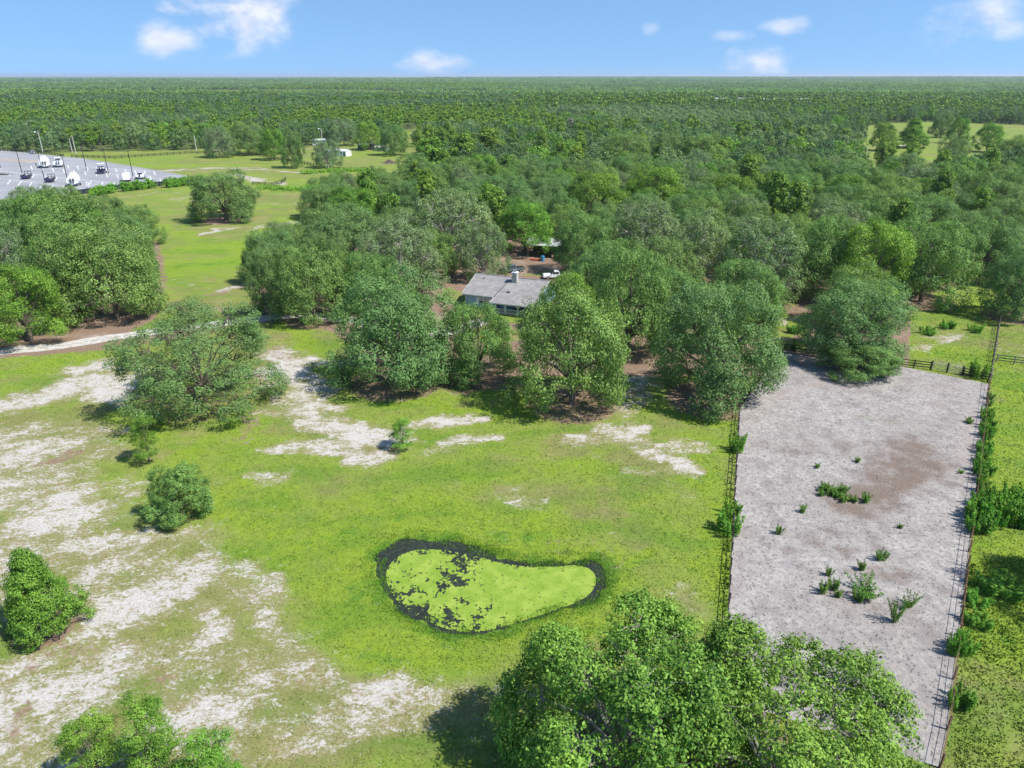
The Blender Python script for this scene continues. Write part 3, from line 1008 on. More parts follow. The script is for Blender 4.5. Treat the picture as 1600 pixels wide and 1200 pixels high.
def make_protos():
    for i, sd in enumerate((101, 202, 303)):
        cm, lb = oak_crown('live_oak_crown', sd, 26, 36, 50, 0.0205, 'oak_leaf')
        PROTO[('live_oak', i)] = (cm, oak_trunk('live_oak_trunk', lb, sd))
    cm, lb = oak_crown('live_oak_crown', 616, 30, 34, 54, 0.0155, 'oak_leaf', spread=.74, rl=(.23, .33), tuft_r=(.05, .10), zr=.55)
    PROTO[('open_oak', 0)] = (cm, oak_trunk('live_oak_trunk', lb, 616, twigs=1, r0=.020, zs=.55))
    for i, sd in enumerate((404, 505)):
        cm, lb = oak_crown('laurel_oak_crown', sd, 24, 34, 48, 0.0215, 'oak_leaf_bright', z0=.18, z1=.82, spread=.66, rl=(.22, .34), zr=.5)
        PROTO[('laurel_oak', i)] = (cm, oak_trunk('laurel_oak_trunk', lb, sd, zs=.5))
    for i, sd in enumerate((606, 707)):
        cm, lb = oak_crown('mossy_oak_crown', sd, 24, 34, 44, 0.021, 'oak_leaf_moss', tuft_r=(.05, .11))
        PROTO[('mossy_oak', i)] = (cm, oak_trunk('mossy_oak_trunk', lb, sd, 'pale_bark', twigs=1, r0=.03))
    cm, lb = oak_crown('hero_oak_crown', 808, 34, 62, 38, 0.0165, 'hero_leaf', tuft_r=(.035, .085), rl=(.18, .30), spread=.74, z1=.84)
    PROTO[('hero_oak', 0)] = (cm, oak_trunk('hero_oak_trunk', lb, 808, 'pale_bark', twigs=1, r0=.026))
    cm, lb = oak_crown('hero_oak_crown', 909, 30, 66, 38, 0.0165, 'hero_leaf', tuft_r=(.035, .085), rl=(.18, .30), spread=.74, z1=.84)
    PROTO[('hero_oak', 1)] = (cm, oak_trunk('hero_oak_trunk', lb, 909, 'pale_bark', twigs=1, r0=.026))
    for i, sd in enumerate((111, 112)):
        cm, lb = oak_crown('young_oak_crown', sd, 34 if i else 20, 24 if i else 34, 54, 0.027, 'oak_leaf_bright' if i else 'oak_leaf', z0=.12, z1=.88, spread=.66, rl=(.28, .40), zr=.5, cone=bool(i), tuft_r=(.07, .14))
        PROTO[('young_oak', i)] = (cm, oak_trunk('young_oak_trunk', lb, sd, r0=.04, zs=.4))
    cm, lb = oak_crown('sapling_crown', 113, 16, 16, 70, 0.030, 'oak_leaf_bright', z0=.15, z1=.85, spread=.5, rl=(.2, .36), zr=.25, tuft_r=(.08, .2))
    PROTO[('sapling', 0)] = (cm, oak_trunk('sapling_trunk', lb, 113, r0=.035, zs=.3))
    for i, sd in enumerate((121, 122, 123)):
        cm, C = pine_crown('pine_crown', sd, 46, 60, 0.085, z0=.42)
        PROTO[('pine_tree', i)] = (cm, pine_trunk('pine_trunk', C, sd))


make_protos()
KINDCAT = {'open_oak': 'oak tree', 'live_oak': 'oak tree', 'laurel_oak': 'oak tree', 'mossy_oak': 'oak tree', 'hero_oak': 'oak tree', 'young_oak': 'young tree', 'sapling': 'sapling', 'pine_tree': 'pine tree'}
NAMEOF = {'open_oak': 'live_oak', 'hero_oak': 'live_oak', 'mossy_oak': 'live_oak', 'young_oak': 'young_oak'}
TREES = []          # x, y, radius of everything planted
DISCS = []


def plant(kind, var, x, y, rad, h, label, group=None, rz=None, litter=0.75):
    cm, tm = PROTO[(kind, var)]
    root = empty(NAMEOF.get(kind, kind), (x, y, 0), rnd.uniform(0, 6.28) if rz is None else rz, label, KINDCAT[kind], group)
    root.scale = (rad, rad, h)
    c = link_mesh('crown', cm, root)
    link_mesh('trunk', tm, root)
    TREES.append((x, y, rad))
    if litter:
        DISCS.append((x, y, rad * 0.80, litter))
    return root


def fit(x0, x1, y0, y1, hmin=2.0, hmax=17.0):
    rad, h = 6.0, 9.0
    cx = (x0 + x1) / 2
    for _ in range(12):
        zb = h * 0.10
        yn = ground_at(cx, y1, zb)[1]
        yc = yn + rad * 0.80
        dc = yc * CP + (CAM_H - h * .55) * SP
        rad = (x1 - x0) / 2 * dc / FPX
        v = y0 - 600
        D = (yc + rad * .2) * (FPX * SP + v * CP) / (FPX * CP - v * SP)
        h = min(hmax, max(hmin, (CAM_H - D) / 1.02))
    return (cx - 800) * dc / FPX, yc, rad, h


def crown_sample(key):
    cm = PROTO[key][0]
    n = len(cm.vertices)
    co = np.empty(n * 3, np.float32)
    cm.vertices.foreach_get('co', co)
    return co.reshape(-1, 3)[::max(1, n // 1500)].astype(float)


def fit_crown(x0, x1, y0, y1, key, rz, hmin=2.0, hmax=17.0):
    x, y, rad, h = fit(x0, x1, y0, y1, hmin, hmax)
    P = crown_sample(key)
    c, s_ = math.cos(rz), math.sin(rz)
    P = np.stack([P[:, 0] * c - P[:, 1] * s_, P[:, 0] * s_ + P[:, 1] * c, P[:, 2]], 1)
    for _ in range(14):
        X, Y, D = x + P[:, 0] * rad, y + P[:, 1] * rad, CAM_H - P[:, 2] * h
        dep = Y * CP + D * SP
        px = 800 + FPX * X / dep
        py = 600 + FPX * (D * CP - Y * SP) / dep
        a0, a1 = np.percentile(px, 1.5), np.percentile(px, 98.5)
        b0, b1 = np.percentile(py, 1.5), np.percentile(py, 98.5)
        m = float(np.median(dep)) / FPX
        rad *= ((x1 - x0) / (a1 - a0)) ** .8
        x += ((x0 + x1) / 2 - (a0 + a1) / 2) * m
        y -= (y1 - b1) * m / SP * .55
        h = min(hmax, max(hmin, h + ((b0 - y0) - (b1 - y1)) * m / CP * .55))
        h = max(h, rad * .75)
    return x, y, rad, h


TREE_LIST = [
    # x0, x1, y0, y1, kind, variant, label
    (180, 437, 475, 665, 'open_oak', 0, 'broad open oak standing on pale sand below the bend of the sand drive', .5),
    (92, 252, 330, 512, 'live_oak', 1, 'widest dark oak beside the drive, its trunk rising from brown leaf litter', 1),
    (-40, 97, 418, 540, 'laurel_oak', 0, 'bright green round oak cut by the left edge just above the drive', .8),
    (18, 170, 292, 420, 'live_oak', 2, 'oak at the top of the left clump, hiding the near corner of the parking lot', 1),
    (-60, 60, 300, 430, 'live_oak', 0, 'oak on the left edge directly below the parking lot', 1),
    (40, 170, 350, 490, 'live_oak', 1, 'oak in the middle of the left clump, between lot and drive', 1),
    (-60, 60, 350, 480, 'mossy_oak', 0, 'pale grey-green oak on the left edge above the bright round one', 1),
    (297, 399, 270, 345, 'live_oak', 2, 'lone round oak in the mown field below the horse paddock', .8),
    (535, 567, 273, 308, 'young_oak', 0, 'left of two small dark oaks at the tip of the green thicket', .3),
    (565, 594, 270, 305, 'young_oak', 0, 'right of two small dark oaks at the tip of the green thicket', .3),
    (614, 650, 262, 296, 'young_oak', 0, 'small dark oak at the wood edge just beyond the pair of small oaks', .3),
    (489, 534, 220, 263, 'mossy_oak', 1, 'greyish ragged oak half hiding the white mobile home', .3),
    (1462, 1517, 213, 268, 'live_oak', 1, 'dark round oak standing alone in the far right meadow', .3),
    (1360, 1400, 188, 235, 'laurel_oak', 1, 'bright oak at the wood end of the far meadow', .2),
    (1398, 1450, 187, 232, 'young_oak', 1, 'slender forked tree with a clear trunk in the far meadow', .2),
    (1452, 1492, 172, 215, 'live_oak', 0, 'rounded oak behind the lone dark oak of the far meadow', .2),
    (1480, 1516, 180, 222, 'laurel_oak', 0, 'oak at the back of the far meadow beside the pale one', .2),
    (1520, 1568, 186, 237, 'laurel_oak', 1, 'yellow-green airy tree on the far meadow near the right edge', .2),
    (1540, 1620, 215, 268, 'live_oak', 2, 'oak at the right edge of the picture in the far meadow', .3),
    (388, 470, 388, 494, 'live_oak', 2, 'leftmost oak of the grove, over the spot where the drive enters it', 1),
    (432, 545, 385, 512, 'live_oak', 0, 'second oak of the grove from the drive entrance', 1),
    (522, 706, 428, 612, 'live_oak', 1, 'huge front oak left of the blue house, its skirt reaching the lawn', 1),
    (846, 934, 430, 520, 'laurel_oak', 0, 'bright oak between the white pickup and the tall front oak at the house', .8),
    (690, 801, 478, 610, 'live_oak', 2, 'smaller front oak directly before the blue house porch', 1),
    (803, 973, 442, 642, 'live_oak', 0, 'tall front oak covering the right end of the blue house', 1),
    (928, 1045, 385, 565, 'live_oak', 1, 'oak set back between the two largest front oaks right of the house', 1),
    (1030, 1218, 430, 652, 'live_oak', 2, 'largest round oak, at the top corner of the sandy paddock fence', .9),
    (1255, 1420, 440, 585, 'live_oak', 1, 'oak overhanging the back fence of the sandy paddock', .8),
    (1285, 1405, 530, 606, 'live_oak', 0, 'low spreading oak growing into the top of the sandy paddock', .0),
    (1128, 1254, 335, 475, 'mossy_oak', 0, 'pale mossy oak above the reddish clearing right of the front row', .9),
    (468, 595, 325, 430, 'live_oak', 2, 'oak on the field side of the grove above the drive entrance', 1),
    (555, 690, 338, 455, 'mossy_oak', 1, 'mossy oak with bare grey limbs left of the house', 1),
    (640, 770, 285, 410, 'mossy_oak', 0, 'wide greyish oak behind the left end of the house yard', 1),
    (715, 793, 352, 438, 'mossy_oak', 1, 'mossy oak just behind the roof ridge of the blue house', 1),
    (775, 862, 315, 392, 'laurel_oak', 1, 'bright green oak between the dark pickup and the metal roof', 1),
    (868, 962, 335, 432, 'live_oak', 1, 'oak beside the white pickup, right of the metal roofed shed', 1),
    (880, 990, 385, 500, 'live_oak', 2, 'oak right behind the tall front oak at the house', 1),
    (955, 1065, 310, 425, 'mossy_oak', 0, 'pale oak in the middle of the grove, up from the gap in the front row', 1),
    (1040, 1145, 335, 450, 'mossy_oak', 1, 'pale mossy oak directly behind the largest round oak', 1),
    (1225, 1335, 345, 460, 'live_oak', 0, 'oak behind the one overhanging the paddock fence', 1),
    (1300, 1425, 292, 470, 'laurel_oak', 0, 'tall bright layered oak rising above its neighbours near the paddock', 1),
    (1385, 1520, 345, 480, 'live_oak', 1, 'oak at the head of the small weedy pen beyond the paddock', 1),
    (1535, 1660, 385, 512, 'live_oak', 2, 'oak on the right edge at the far end of the paddock fence', 1),
    (1480, 1600, 345, 440, 'live_oak', 0, 'oak behind the end of the paddock fence near the right edge', 1),
    (1150, 1192, 226, 300, 'pine_tree', 0, 'leftmost of the bright yellow-green pines rising behind the pale mossy oak', .0),
    (1190, 1232, 246, 335, 'pine_tree', 1, 'tallest bright pine of the group right of the grove centre', .0),
    (1222, 1266, 268, 352, 'pine_tree', 2, 'rightmost of the bright yellow-green pines near the grove centre', .0),
    (650, 696, 196, 262, 'pine_tree', 1, 'bright pine at the wood edge right of the brush pile', .0),
    (705, 742, 186, 250, 'pine_tree', 2, 'slender bright pine above the left part of the grove', .0),
    (742, 786, 178, 240, 'pine_tree', 0, 'second slender bright pine above the left part of the grove, farther right', .0),
    (1010, 1075, 185, 262, 'live_oak', 0, 'large dark oak beyond the grove, left over the small pale roof', .0),
    (938, 1015, 205, 270, 'live_oak', 1, 'broad dark oak beyond the grove with brown ground at its foot', .0),
    (1060, 1130, 200, 268, 'live_oak', 2, 'dark oak just right of the small pale roof beyond the grove', .0),
    (880, 975, 272, 345, 'laurel_oak', 0, 'bright green oak in the centre of the wood before the dark oaks', .0),
    (975, 1070, 262, 335, 'laurel_oak', 1, 'second bright green oak in the centre of the wood before the dark oaks', .0),
    (318, 368, 196, 246, 'mossy_oak', 0, 'leftmost tree of the row beyond the far board fence', .0),
    (360, 412, 188, 242, 'live_oak', 1, 'second tree of the row beyond the far board fence', .0),
    (404, 446, 186, 246, 'laurel_oak', 0, 'third tree of the row beyond the far board fence', .0),
    (440, 474, 192, 262, 'live_oak', 2, 'dark tree at the road end of the row beyond the far board fence', .0),
    (512, 560, 178, 228, 'mossy_oak', 1, 'thin crowned tree behind the mobile home roof', .0),
    (556, 596, 172, 234, 'laurel_oak', 1, 'bright tree shading the dark shed', .0),
    (590, 636, 178, 242, 'live_oak', 0, 'tree standing over the pale blue-grey shed', .0),
    (230, 329, 727, 822, 'young_oak', 0, 'round dark young oak on the lawn left of the pond', .5),
    (203, 245, 651, 718, 'sapling', 0, 'thin sapling below the broad open oak', .3),
    (610, 643, 655, 702, 'sapling', 0, 'thin sapling alone in the white sand before the grove', .3),
]
for x0, x1, y0, y1, kd, var, lab, lit in TREE_LIST:
    rz_ = rnd.uniform(0, 6.28)
    x, y, rad, h = fit_crown(x0, x1, y0, y1 - (14 if y1 > 500 and y1 < 700 else 3), (kd, var), rz_)
    plant(kd, var, x, y, rad, h, lab, litter=lit, rz=rz_)

# bottom foreground trees
bx_, by_ = ground_at(72, 985)
plant('young_oak', 1, bx_, by_, 3.5, 7.6, 'bright green cone shaped young oak at the lower left edge', litter=.7, rz=.5)
plant('hero_oak', 0, 6.9, 30.2, 8.6, 12.6, 'nearest oak, left crown of the pair filling the bottom right corner', litter=.8, rz=0.4)
plant('hero_oak', 1, 15.0, 28.6, 8.5, 12.0, 'nearest oak, right crown of the pair reaching into the sandy paddock', litter=.8, rz=2.1)
plant('sapling', 0, -21.8, 30.6, 2.4, 7.4, 'yellow-green leafy sapling top at the bottom left edge', litter=0, rz=1.0)
plant('sapling', 0, -25.2, 30.2, 2.3, 6.4, 'loose dull green sapling left of the yellow-green one at the bottom edge', litter=0, rz=3.0)
plant('sapling', 0, -17.6, 29.2, 2.4, 6.0, 'low thin sapling right of the yellow-green one at the bottom edge', litter=0, rz=5.0)
plant('live_oak', 1, 50.5, 45.5, 6.5, 12.0, 'oak just outside the right edge shading the tall grass', litter=.3)

# ------------------------------------------------------------------ woodland
KEEP_CLEAR = [(*ground_at(745, 475), 8), (*ground_at(715, 470), 6), (*ground_at(800, 455), 9), (*ground_at(830, 470), 6), (*ground_at(865, 432), 7), (*ground_at(800, 425), 6), (*ground_at(850, 405), 7), (*ground_at(780, 470), 9), (*ground_at(850, 470), 8)]


def grove_points():
    pts = []
    grid = {}

    def ok(x, y, s):
        cx, cy = int(x // 12), int(y // 12)
        for i in (-1, 0, 1):
            for j in (-1, 0, 1):
                for (a, b_, r_) in grid.get((cx + i, cy + j), ()):
                    if (a - x) ** 2 + (b_ - y) ** 2 < (0.5 * (s + r_)) ** 2:
                        return False
        return True

    def add(x, y, s):
        grid.setdefault((int(x // 12), int(y // 12)), []).append((x, y, s))
    for x, y, r_ in TREES:
        add(x, y, r_ * 1.55)
    for (x, y, r_) in KEEP_CLEAR:
        add(x, y, r_ * 1.6)
    n = 90000
    U = rs.rand(n, 3)
    for k in range(n):
        yy = 95 + (560 - 95) * (U[k, 0] ** 1.0)
        half = yy * 0.80 + 25
        xx = (U[k, 1] * 2 - 1) * half
        s = 8.6 + 6.8 * U[k, 2] ** 1.3
        if abs(xx) > half or not ok(xx, yy, s):
            continue
        pts.append((xx, yy, s))
        add(xx, yy, s)
    a = np.array(pts)
    keep = ~open_mask(a[:, 0], a[:, 1])
    # keep crowns off clearings' far edges
    return a[keep]


grove = grove_points()
grove = grove[np.argsort(grove[:, 1])]
n_oak, n_pine = 0, 0
RIGHT_LAB = {
    'live_oak': ('grey-green oak in the wood', 'oaks of the wood'),
    'laurel_oak': ('bright green oak in the wood', 'bright oaks scattered in the wood'),
    'mossy_oak': ('pale mossy oak in the wood', 'pale mossy oaks in the wood'),
    'pine_tree': ('yellow-green pine in the wood', 'tall pines rising out of the wood'),
}
REST = []
# sight lines that are open in the wood: the house, its yard and the lot
SIGHTS = [((60, 500), (215, 560), 118), ((300, 480), (400, 560), 118), ((1405, 205), (1600, 262), 235), ((1345, 215), (1400, 285), 205), ((712, 424), (852, 498), 128), ((775, 385), (892, 440), 150), ((-200, 225), (335, 284), 290)]


def hides_a_landmark(x, y, rad, h):
    for zf in (.5, .75, .95):
        D = CAM_H - h * zf
        dep = y * CP + D * SP
        px, py, rp = 800 + FPX * x / dep, 600 + FPX * (D * CP - y * SP) / dep, FPX * rad * .8 / dep
        for (a, b_, dist) in SIGHTS:
            if y < dist and a[0] - rp < px < b_[0] + rp and a[1] - rp * .3 < py < b_[1]:
                return True
    return False


for (x, y, s) in grove:
    pz = mnoise.noise(Vector((x * 0.012 + 5, y * 0.012, 0)))
    pb = mnoise.noise(Vector((x * 0.02, y * 0.02 + 9, 4)))
    r_ = rnd.random()
    sgn = 0.18 if x > 20 else 0.0
    if y > 165 and r_ < (0.05 if y < 330 else .14) + pz * (.5 if y < 330 else .9):
        kd = 'pine_tree'
    elif r_ < 0.72 - pb * .5:
        kd = 'live_oak'
    elif rnd.random() < 0.55:
        kd = 'mossy_oak'
    else:
        kd = 'laurel_oak'
    inview = abs(x) < y * 0.76 + 6
    if kd == 'pine_tree':
        rad, h = rnd.uniform(3.0, 4.4), rnd.uniform(11, 16)
    else:
        rad, h = s * rnd.uniform(.58, .70), rnd.uniform(7.5, 10.5) + .22 * s
    if hides_a_landmark(x, y, rad, h):
        continue
    if inview and ((kd != 'pine_tree' and n_oak < 250 and y < 300) or (kd == 'pine_tree' and n_pine < 90)):
        nv = 3 if kd in ('live_oak', 'pine_tree') else 2
        lab, grp = RIGHT_LAB[kd]
        az_ = x / y
        zn = ('beyond the left field' if az_ < -.33 else 'left of the house yard' if az_ < -.08 else 'straight behind the house yard' if az_ < .12 else
              'behind the largest round oak' if az_ < .34 else 'behind the sandy paddock' if az_ < .56 else 'toward the right edge')
        zn += ', near' if y < 165 else ', midway' if y < 215 else ', far'
        lab, grp = lab + ' ' + zn, grp + ' ' + zn
        plant(kd, rnd.randrange(nv), x, y, rad, h, lab, grp, litter=0)
        if kd == 'pine_tree':
            n_pine += 1
        else:
            n_oak += 1
    else:
        REST.append((x, y, rad, h, kd))
print('grove', len(grove), 'oaks', n_oak, 'pines', n_pine, 'rest', len(REST))
build_ground(DISCS)


# --- the far forest: instanced low crowns
def far_sources():
    src = bpy.data.collections.new('forest_sources')
    metas = []

    def put(me):
        o = bpy.data.objects.new('src%02d' % len(metas), me)
        src.objects.link(o)
        metas.append(o)
    for i, sd in enumerate((11, 12, 13)):          # 0-2 oak mid
        put(oak_crown('far_oak_crown', sd, 14, 15, 14, 0.062, 'far_leaf')[0])
    for i, sd in enumerate((21, 22)):              # 3-4 pine mid
        put(pine_crown('far_pine_crown', sd, 30, 18, 0.15, z0=.40)[0])
    put(oak_crown('far_moss_crown', 14, 14, 14, 14, 0.062, 'oak_leaf_moss')[0])     # 5
    put(oak_crown('far_bright_crown', 15, 14, 14, 14, 0.062, 'oak_leaf_bright')[0])   # 6
    for i, sd in enumerate((31, 32)):              # 7-8 oak low
        put(oak_crown('far_low_crown', sd, 9, 7, 6, 0.15, 'far_leaf', tuft_r=(.1, .2))[0])
    put(pine_crown('far_low_pine', 33, 14, 7, 0.30, z0=.35)[0])       # 9

    def patch(name, sd, n, mat):                   # 10-12: a stand of many trees, unit 1 = 20 m half width
        rng = np.random.RandomState(sd)
        C, Rr, T = [], [], []
        for k in range(n):
            x, y = rng.uniform(-1, 1, 2)
            hh = rng.uniform(.55, 1.0)
            t = rng.uniform(.2, .8)
            for j in range(4):
                C.append((x + rng.normal() * .05, y + rng.normal() * .05, hh * (1 - j * .16)))
                Rr.append(.13 + .03 * j)
                T.append(t)
        C, Rr, T = map(np.array, (C, Rr, T))
        O = np.zeros_like(C)
        O[:, 2] = .4
        P, q, tone = leaf_cloud(C, Rr, 7, 0.115, rng, O, flat=.8, tone_c=T, zk=1.1)
        put(np_mesh(name, P, q, mat, {'tone': tone}))
    patch('stand_mesh', 51, 34, 'far_leaf')
    patch('stand_mesh', 52, 34, 'oak_leaf')
    patch('stand_mesh', 53, 30, 'pine_needle')
    return src


def forest_points():
    P = []                                          # x, y, sx, sz, rot, idx
    for (x, y, rad, h, kd) in REST:
        far = y > 380
        if kd == 'pine_tree':
            idx = 3 + rnd.randrange(2)
        elif kd == 'mossy_oak':
            idx = 5
        elif kd == 'laurel_oak':
            idx = 6
        else:
            idx = rnd.randrange(3)
        P.append((x, y, rad, h, rnd.uniform(0, 6.28), idx))
    # 560..1500 single low crowns
    y = 560.0
    while y < 1500:
        st = 10.0 + (y - 560) / 940 * 4.0
        half = y * 0.78 + 40
        xs = np.arange(-half, half, st)
        xs = xs + rs.uniform(-.42, .42, len(xs)) * st
        yy = y + rs.uniform(-.42, .42, len(xs)) * st
        for a, b_ in zip(xs, yy):
            pz = mnoise.noise(Vector((a * 0.004 + 5, b_ * 0.004, 0)))
            pine = (rnd.random() < 0.20 + pz * 1.4) or (b_ > 900 and a > 0 and rnd.random() < .7)
            if pine:
                P.append((a, b_, rnd.uniform(3.4, 5.2), rnd.uniform(10, 15), rnd.uniform(0, 6.28), 9 if b_ > 800 else 3 + rnd.randrange(2)))
            else:
                P.append((a, b_, st * rnd.uniform(.55, .75), rnd.uniform(7.5, 13.5), rnd.uniform(0, 6.28), 7 + rnd.randrange(2) if b_ > 900 else (5 if pz < -.18 + rnd.uniform(-.15, .15) else rnd.choice((0, 1, 2, 0, 1, 6)))))
        y += st
    # stands
    for (ya, yb, st) in ((1500, 3600, 36.0), (3600, 9000, 80.0), (9000, 20000, 190.0)):
        y = ya
        while y < yb:
            half = y * 0.80 + 80
            xs = np.arange(-half, half, st)
            xs = xs + rs.uniform(-.5, .5, len(xs)) * st
            yy = y + rs.uniform(-.5, .5, len(xs)) * st
            for a, b_ in zip(xs, yy):
                pz = mnoise.noise(Vector((a * 0.0011 + 5, b_ * 0.0008, 0)))
                q = mnoise.noise(Vector((a * 0.0006 + 15, b_ * 0.0009, 3)))
                if q < -0.26 and b_ > 1700:
                    continue
                hh = (13 + 3.5 * pz + rnd.uniform(-2, 2))
                if b_ > 6500 and a > -.1 * b_:
                    hh += 16 * max(0, .5 + mnoise.noise(Vector((a * 0.0004, b_ * 0.0002, 12))))
                if b_ > 5000:
                    hh += 6 + 10 * max(0, mnoise.noise(Vector((a * 0.00035, b_ * 0.0003, 8))))
                P.append((a, b_, st * rnd.uniform(.5, .75), hh * rnd.uniform(.85, 1.15), rnd.choice((0, 1.57, 3.14, 4.71)) + rnd.uniform(-.2, .2), 12 if pz > .12 + rnd.uniform(-.2, .2) else (10 if q + rnd.uniform(-.25, .25) > -.05 else 11)))
            y += st
    a = np.array(P)
    keep = ~open_mask(a[:, 0], a[:, 1])
    return a[keep]


def build_forest():
    src = far_sources()
    a = forest_points()
    print('forest instances', len(a))
    me = bpy.data.meshes.new('far_forest')
    me.vertices.add(len(a))
    co = np.zeros((len(a), 3), np.float32)
    co[:, :2] = a[:, :2]
    me.vertices.foreach_set('co', co.ravel())
    at = me.attributes.new('scl', 'FLOAT_VECTOR', 'POINT')
    at.data.foreach_set('vector', np.stack([a[:, 2], a[:, 2], a[:, 3]], 1).astype(np.float32).ravel())
    at = me.attributes.new('rot', 'FLOAT_VECTOR', 'POINT')
    at.data.foreach_set('vector', np.stack([a[:, 4] * 0, a[:, 4] * 0, a[:, 4]], 1).astype(np.float32).ravel())
    at = me.attributes.new('idx', 'INT', 'POINT')
    at.data.foreach_set('value', a[:, 5].astype(np.int32))
    o = link_mesh('far_forest', me)
    tag(o, 'unbroken oak and pine forest stretching from behind the wood to the horizon', 'forest', kind='stuff')
    ng = bpy.data.node_groups.new('forest_nodes', 'GeometryNodeTree')
    ng.interface.new_socket('Geometry', in_out='INPUT', socket_type='NodeSocketGeometry')
    ng.interface.new_socket('Geometry', in_out='OUTPUT', socket_type='NodeSocketGeometry')
    N, Lk = ng.nodes, ng.links
    gi, go = N.new('NodeGroupInput'), N.new('NodeGroupOutput')
    ci = N.new('GeometryNodeCollectionInfo')
    ci.inputs['Collection'].default_value = src
    ci.inputs['Separate Children'].default_value = True
    ci.inputs['Reset Children'].default_value = True
    ip = N.new('GeometryNodeInstanceOnPoints')
    ip.inputs['Pick Instance'].default_value = True

    def named(n, t):
        q = N.new('GeometryNodeInputNamedAttribute')
        q.data_type = t
        q.inputs['Name'].default_value = n
        return q.outputs['Attribute']
    Lk.new(gi.outputs[0], ip.inputs['Points'])
    Lk.new(ci.outputs[0], ip.inputs['Instance'])
    Lk.new(named('idx', 'INT'), ip.inputs['Instance Index'])
    Lk.new(named('rot', 'FLOAT_VECTOR'), ip.inputs['Rotation'])
    Lk.new(named('scl', 'FLOAT_VECTOR'), ip.inputs['Scale'])
    Lk.new(ip.outputs[0], go.inputs[0])
    md = o.modifiers.new('forest', 'NODES')
    md.node_group = ng


build_forest()

# ------------------------------------------------------------------ paddock sheet
def build_paddock():
    nv, nu = 150, 70

    def along(pl, t):
        L = [0]
        for i in range(len(pl) - 1):
            L.append(L[-1] + math.dist(pl[i], pl[i + 1]))
        d = t * L[-1]
        for i in range(len(pl) - 1):
            if d <= L[i + 1] + 1e-6:
                k = (d - L[i]) / (L[i + 1] - L[i])
                return (pl[i][0] * (1 - k) + pl[i + 1][0] * k, pl[i][1] * (1 - k) + pl[i + 1][1] * k)
        return pl[-1]
    V = np.zeros((nv + 1, nu + 1, 3))
    top = G([(1215, 549), (1290, 557), (1425, 576), (1545, 600)])
    Lp = [along(PAD_L, j / nv) for j in range(nv + 1)]
    Rp = [along(PAD_R, j / nv) for j in range(nv + 1)]
    for j in range(nv + 1):
        for i in range(nu + 1):
            u = i / nu
            x = Lp[j][0] * (1 - u) + Rp[j][0] * u
            y = Lp[j][1] * (1 - u) + Rp[j][1] * u
            tx, ty = along(top, u)
            bx = Lp[nv][0] * (1 - u) + Rp[nv][0] * u
            by = Lp[nv][1] * (1 - u) + Rp[nv][1] * u
            w = (j / nv) ** 2
            V[j, i] = (x + (tx - bx) * w, y + (ty - by) * w, 0.012)
    X, Y = V[..., 0].ravel(), V[..., 1].ravel()

    def strokes(lst):
        out = np.zeros(X.shape)
        for pts, r, val in lst:
            P = G(pts)
            rw = [r * scale_at(p[1]) for p in pts]
            for i in range(len(P) - 1):
                d, t = seg_dist(X, Y, P[i], P[i + 1])
                rr = rw[i] * (1 - t) + rw[i + 1] * t
                q = np.clip((1.9 - d / rr) / 1.6, 0, 1)
                out = np.maximum(out, q * val)
        return out
    at = {'stain': strokes([([(1330, 790), (1400, 750), (1450, 730)], 36, .9), ([(1370, 760), (1430, 700)], 34, .8), ([(1230, 700), (1350, 700)], 30, .35), ([(1290, 850), (1400, 900)], 50, .4),
                            ([(1200, 560), (1290, 570)], 24, .55), ([(1300, 940), (1420, 960)], 30, .35)]),
          'pink': strokes([([(1150, 980), (1160, 800), (1175, 650)], 22, .35), ([(1430, 600), (1540, 610)], 20, .4), ([(1470, 630), (1440, 650)], 14, .45), ([(1500, 720), (1520, 640)], 14, .5),
                           ([(1200, 620), (1280, 600)], 20, .5)]),
          'weedy': strokes([([(1340, 650), (1400, 660)], 26, .50), ([(1410, 680), (1470, 660)], 16, .42), ([(1480, 760), (1500, 790)], 8, .35), ([(1280, 640), (1340, 660)], 20, .34)])}
    idx = np.arange((nv + 1) * (nu + 1)).reshape(nv + 1, nu + 1)
    q = np.stack([idx[:-1, :-1], idx[:-1, 1:], idx[1:, 1:], idx[1:, :-1]], -1).reshape(-1, 4)
    me = np_mesh('sand_paddock', V.reshape(-1, 3), q, 'paddock_sand', at)
    tag(link_mesh('sand_paddock_ground', me), kind='structure')


build_paddock()


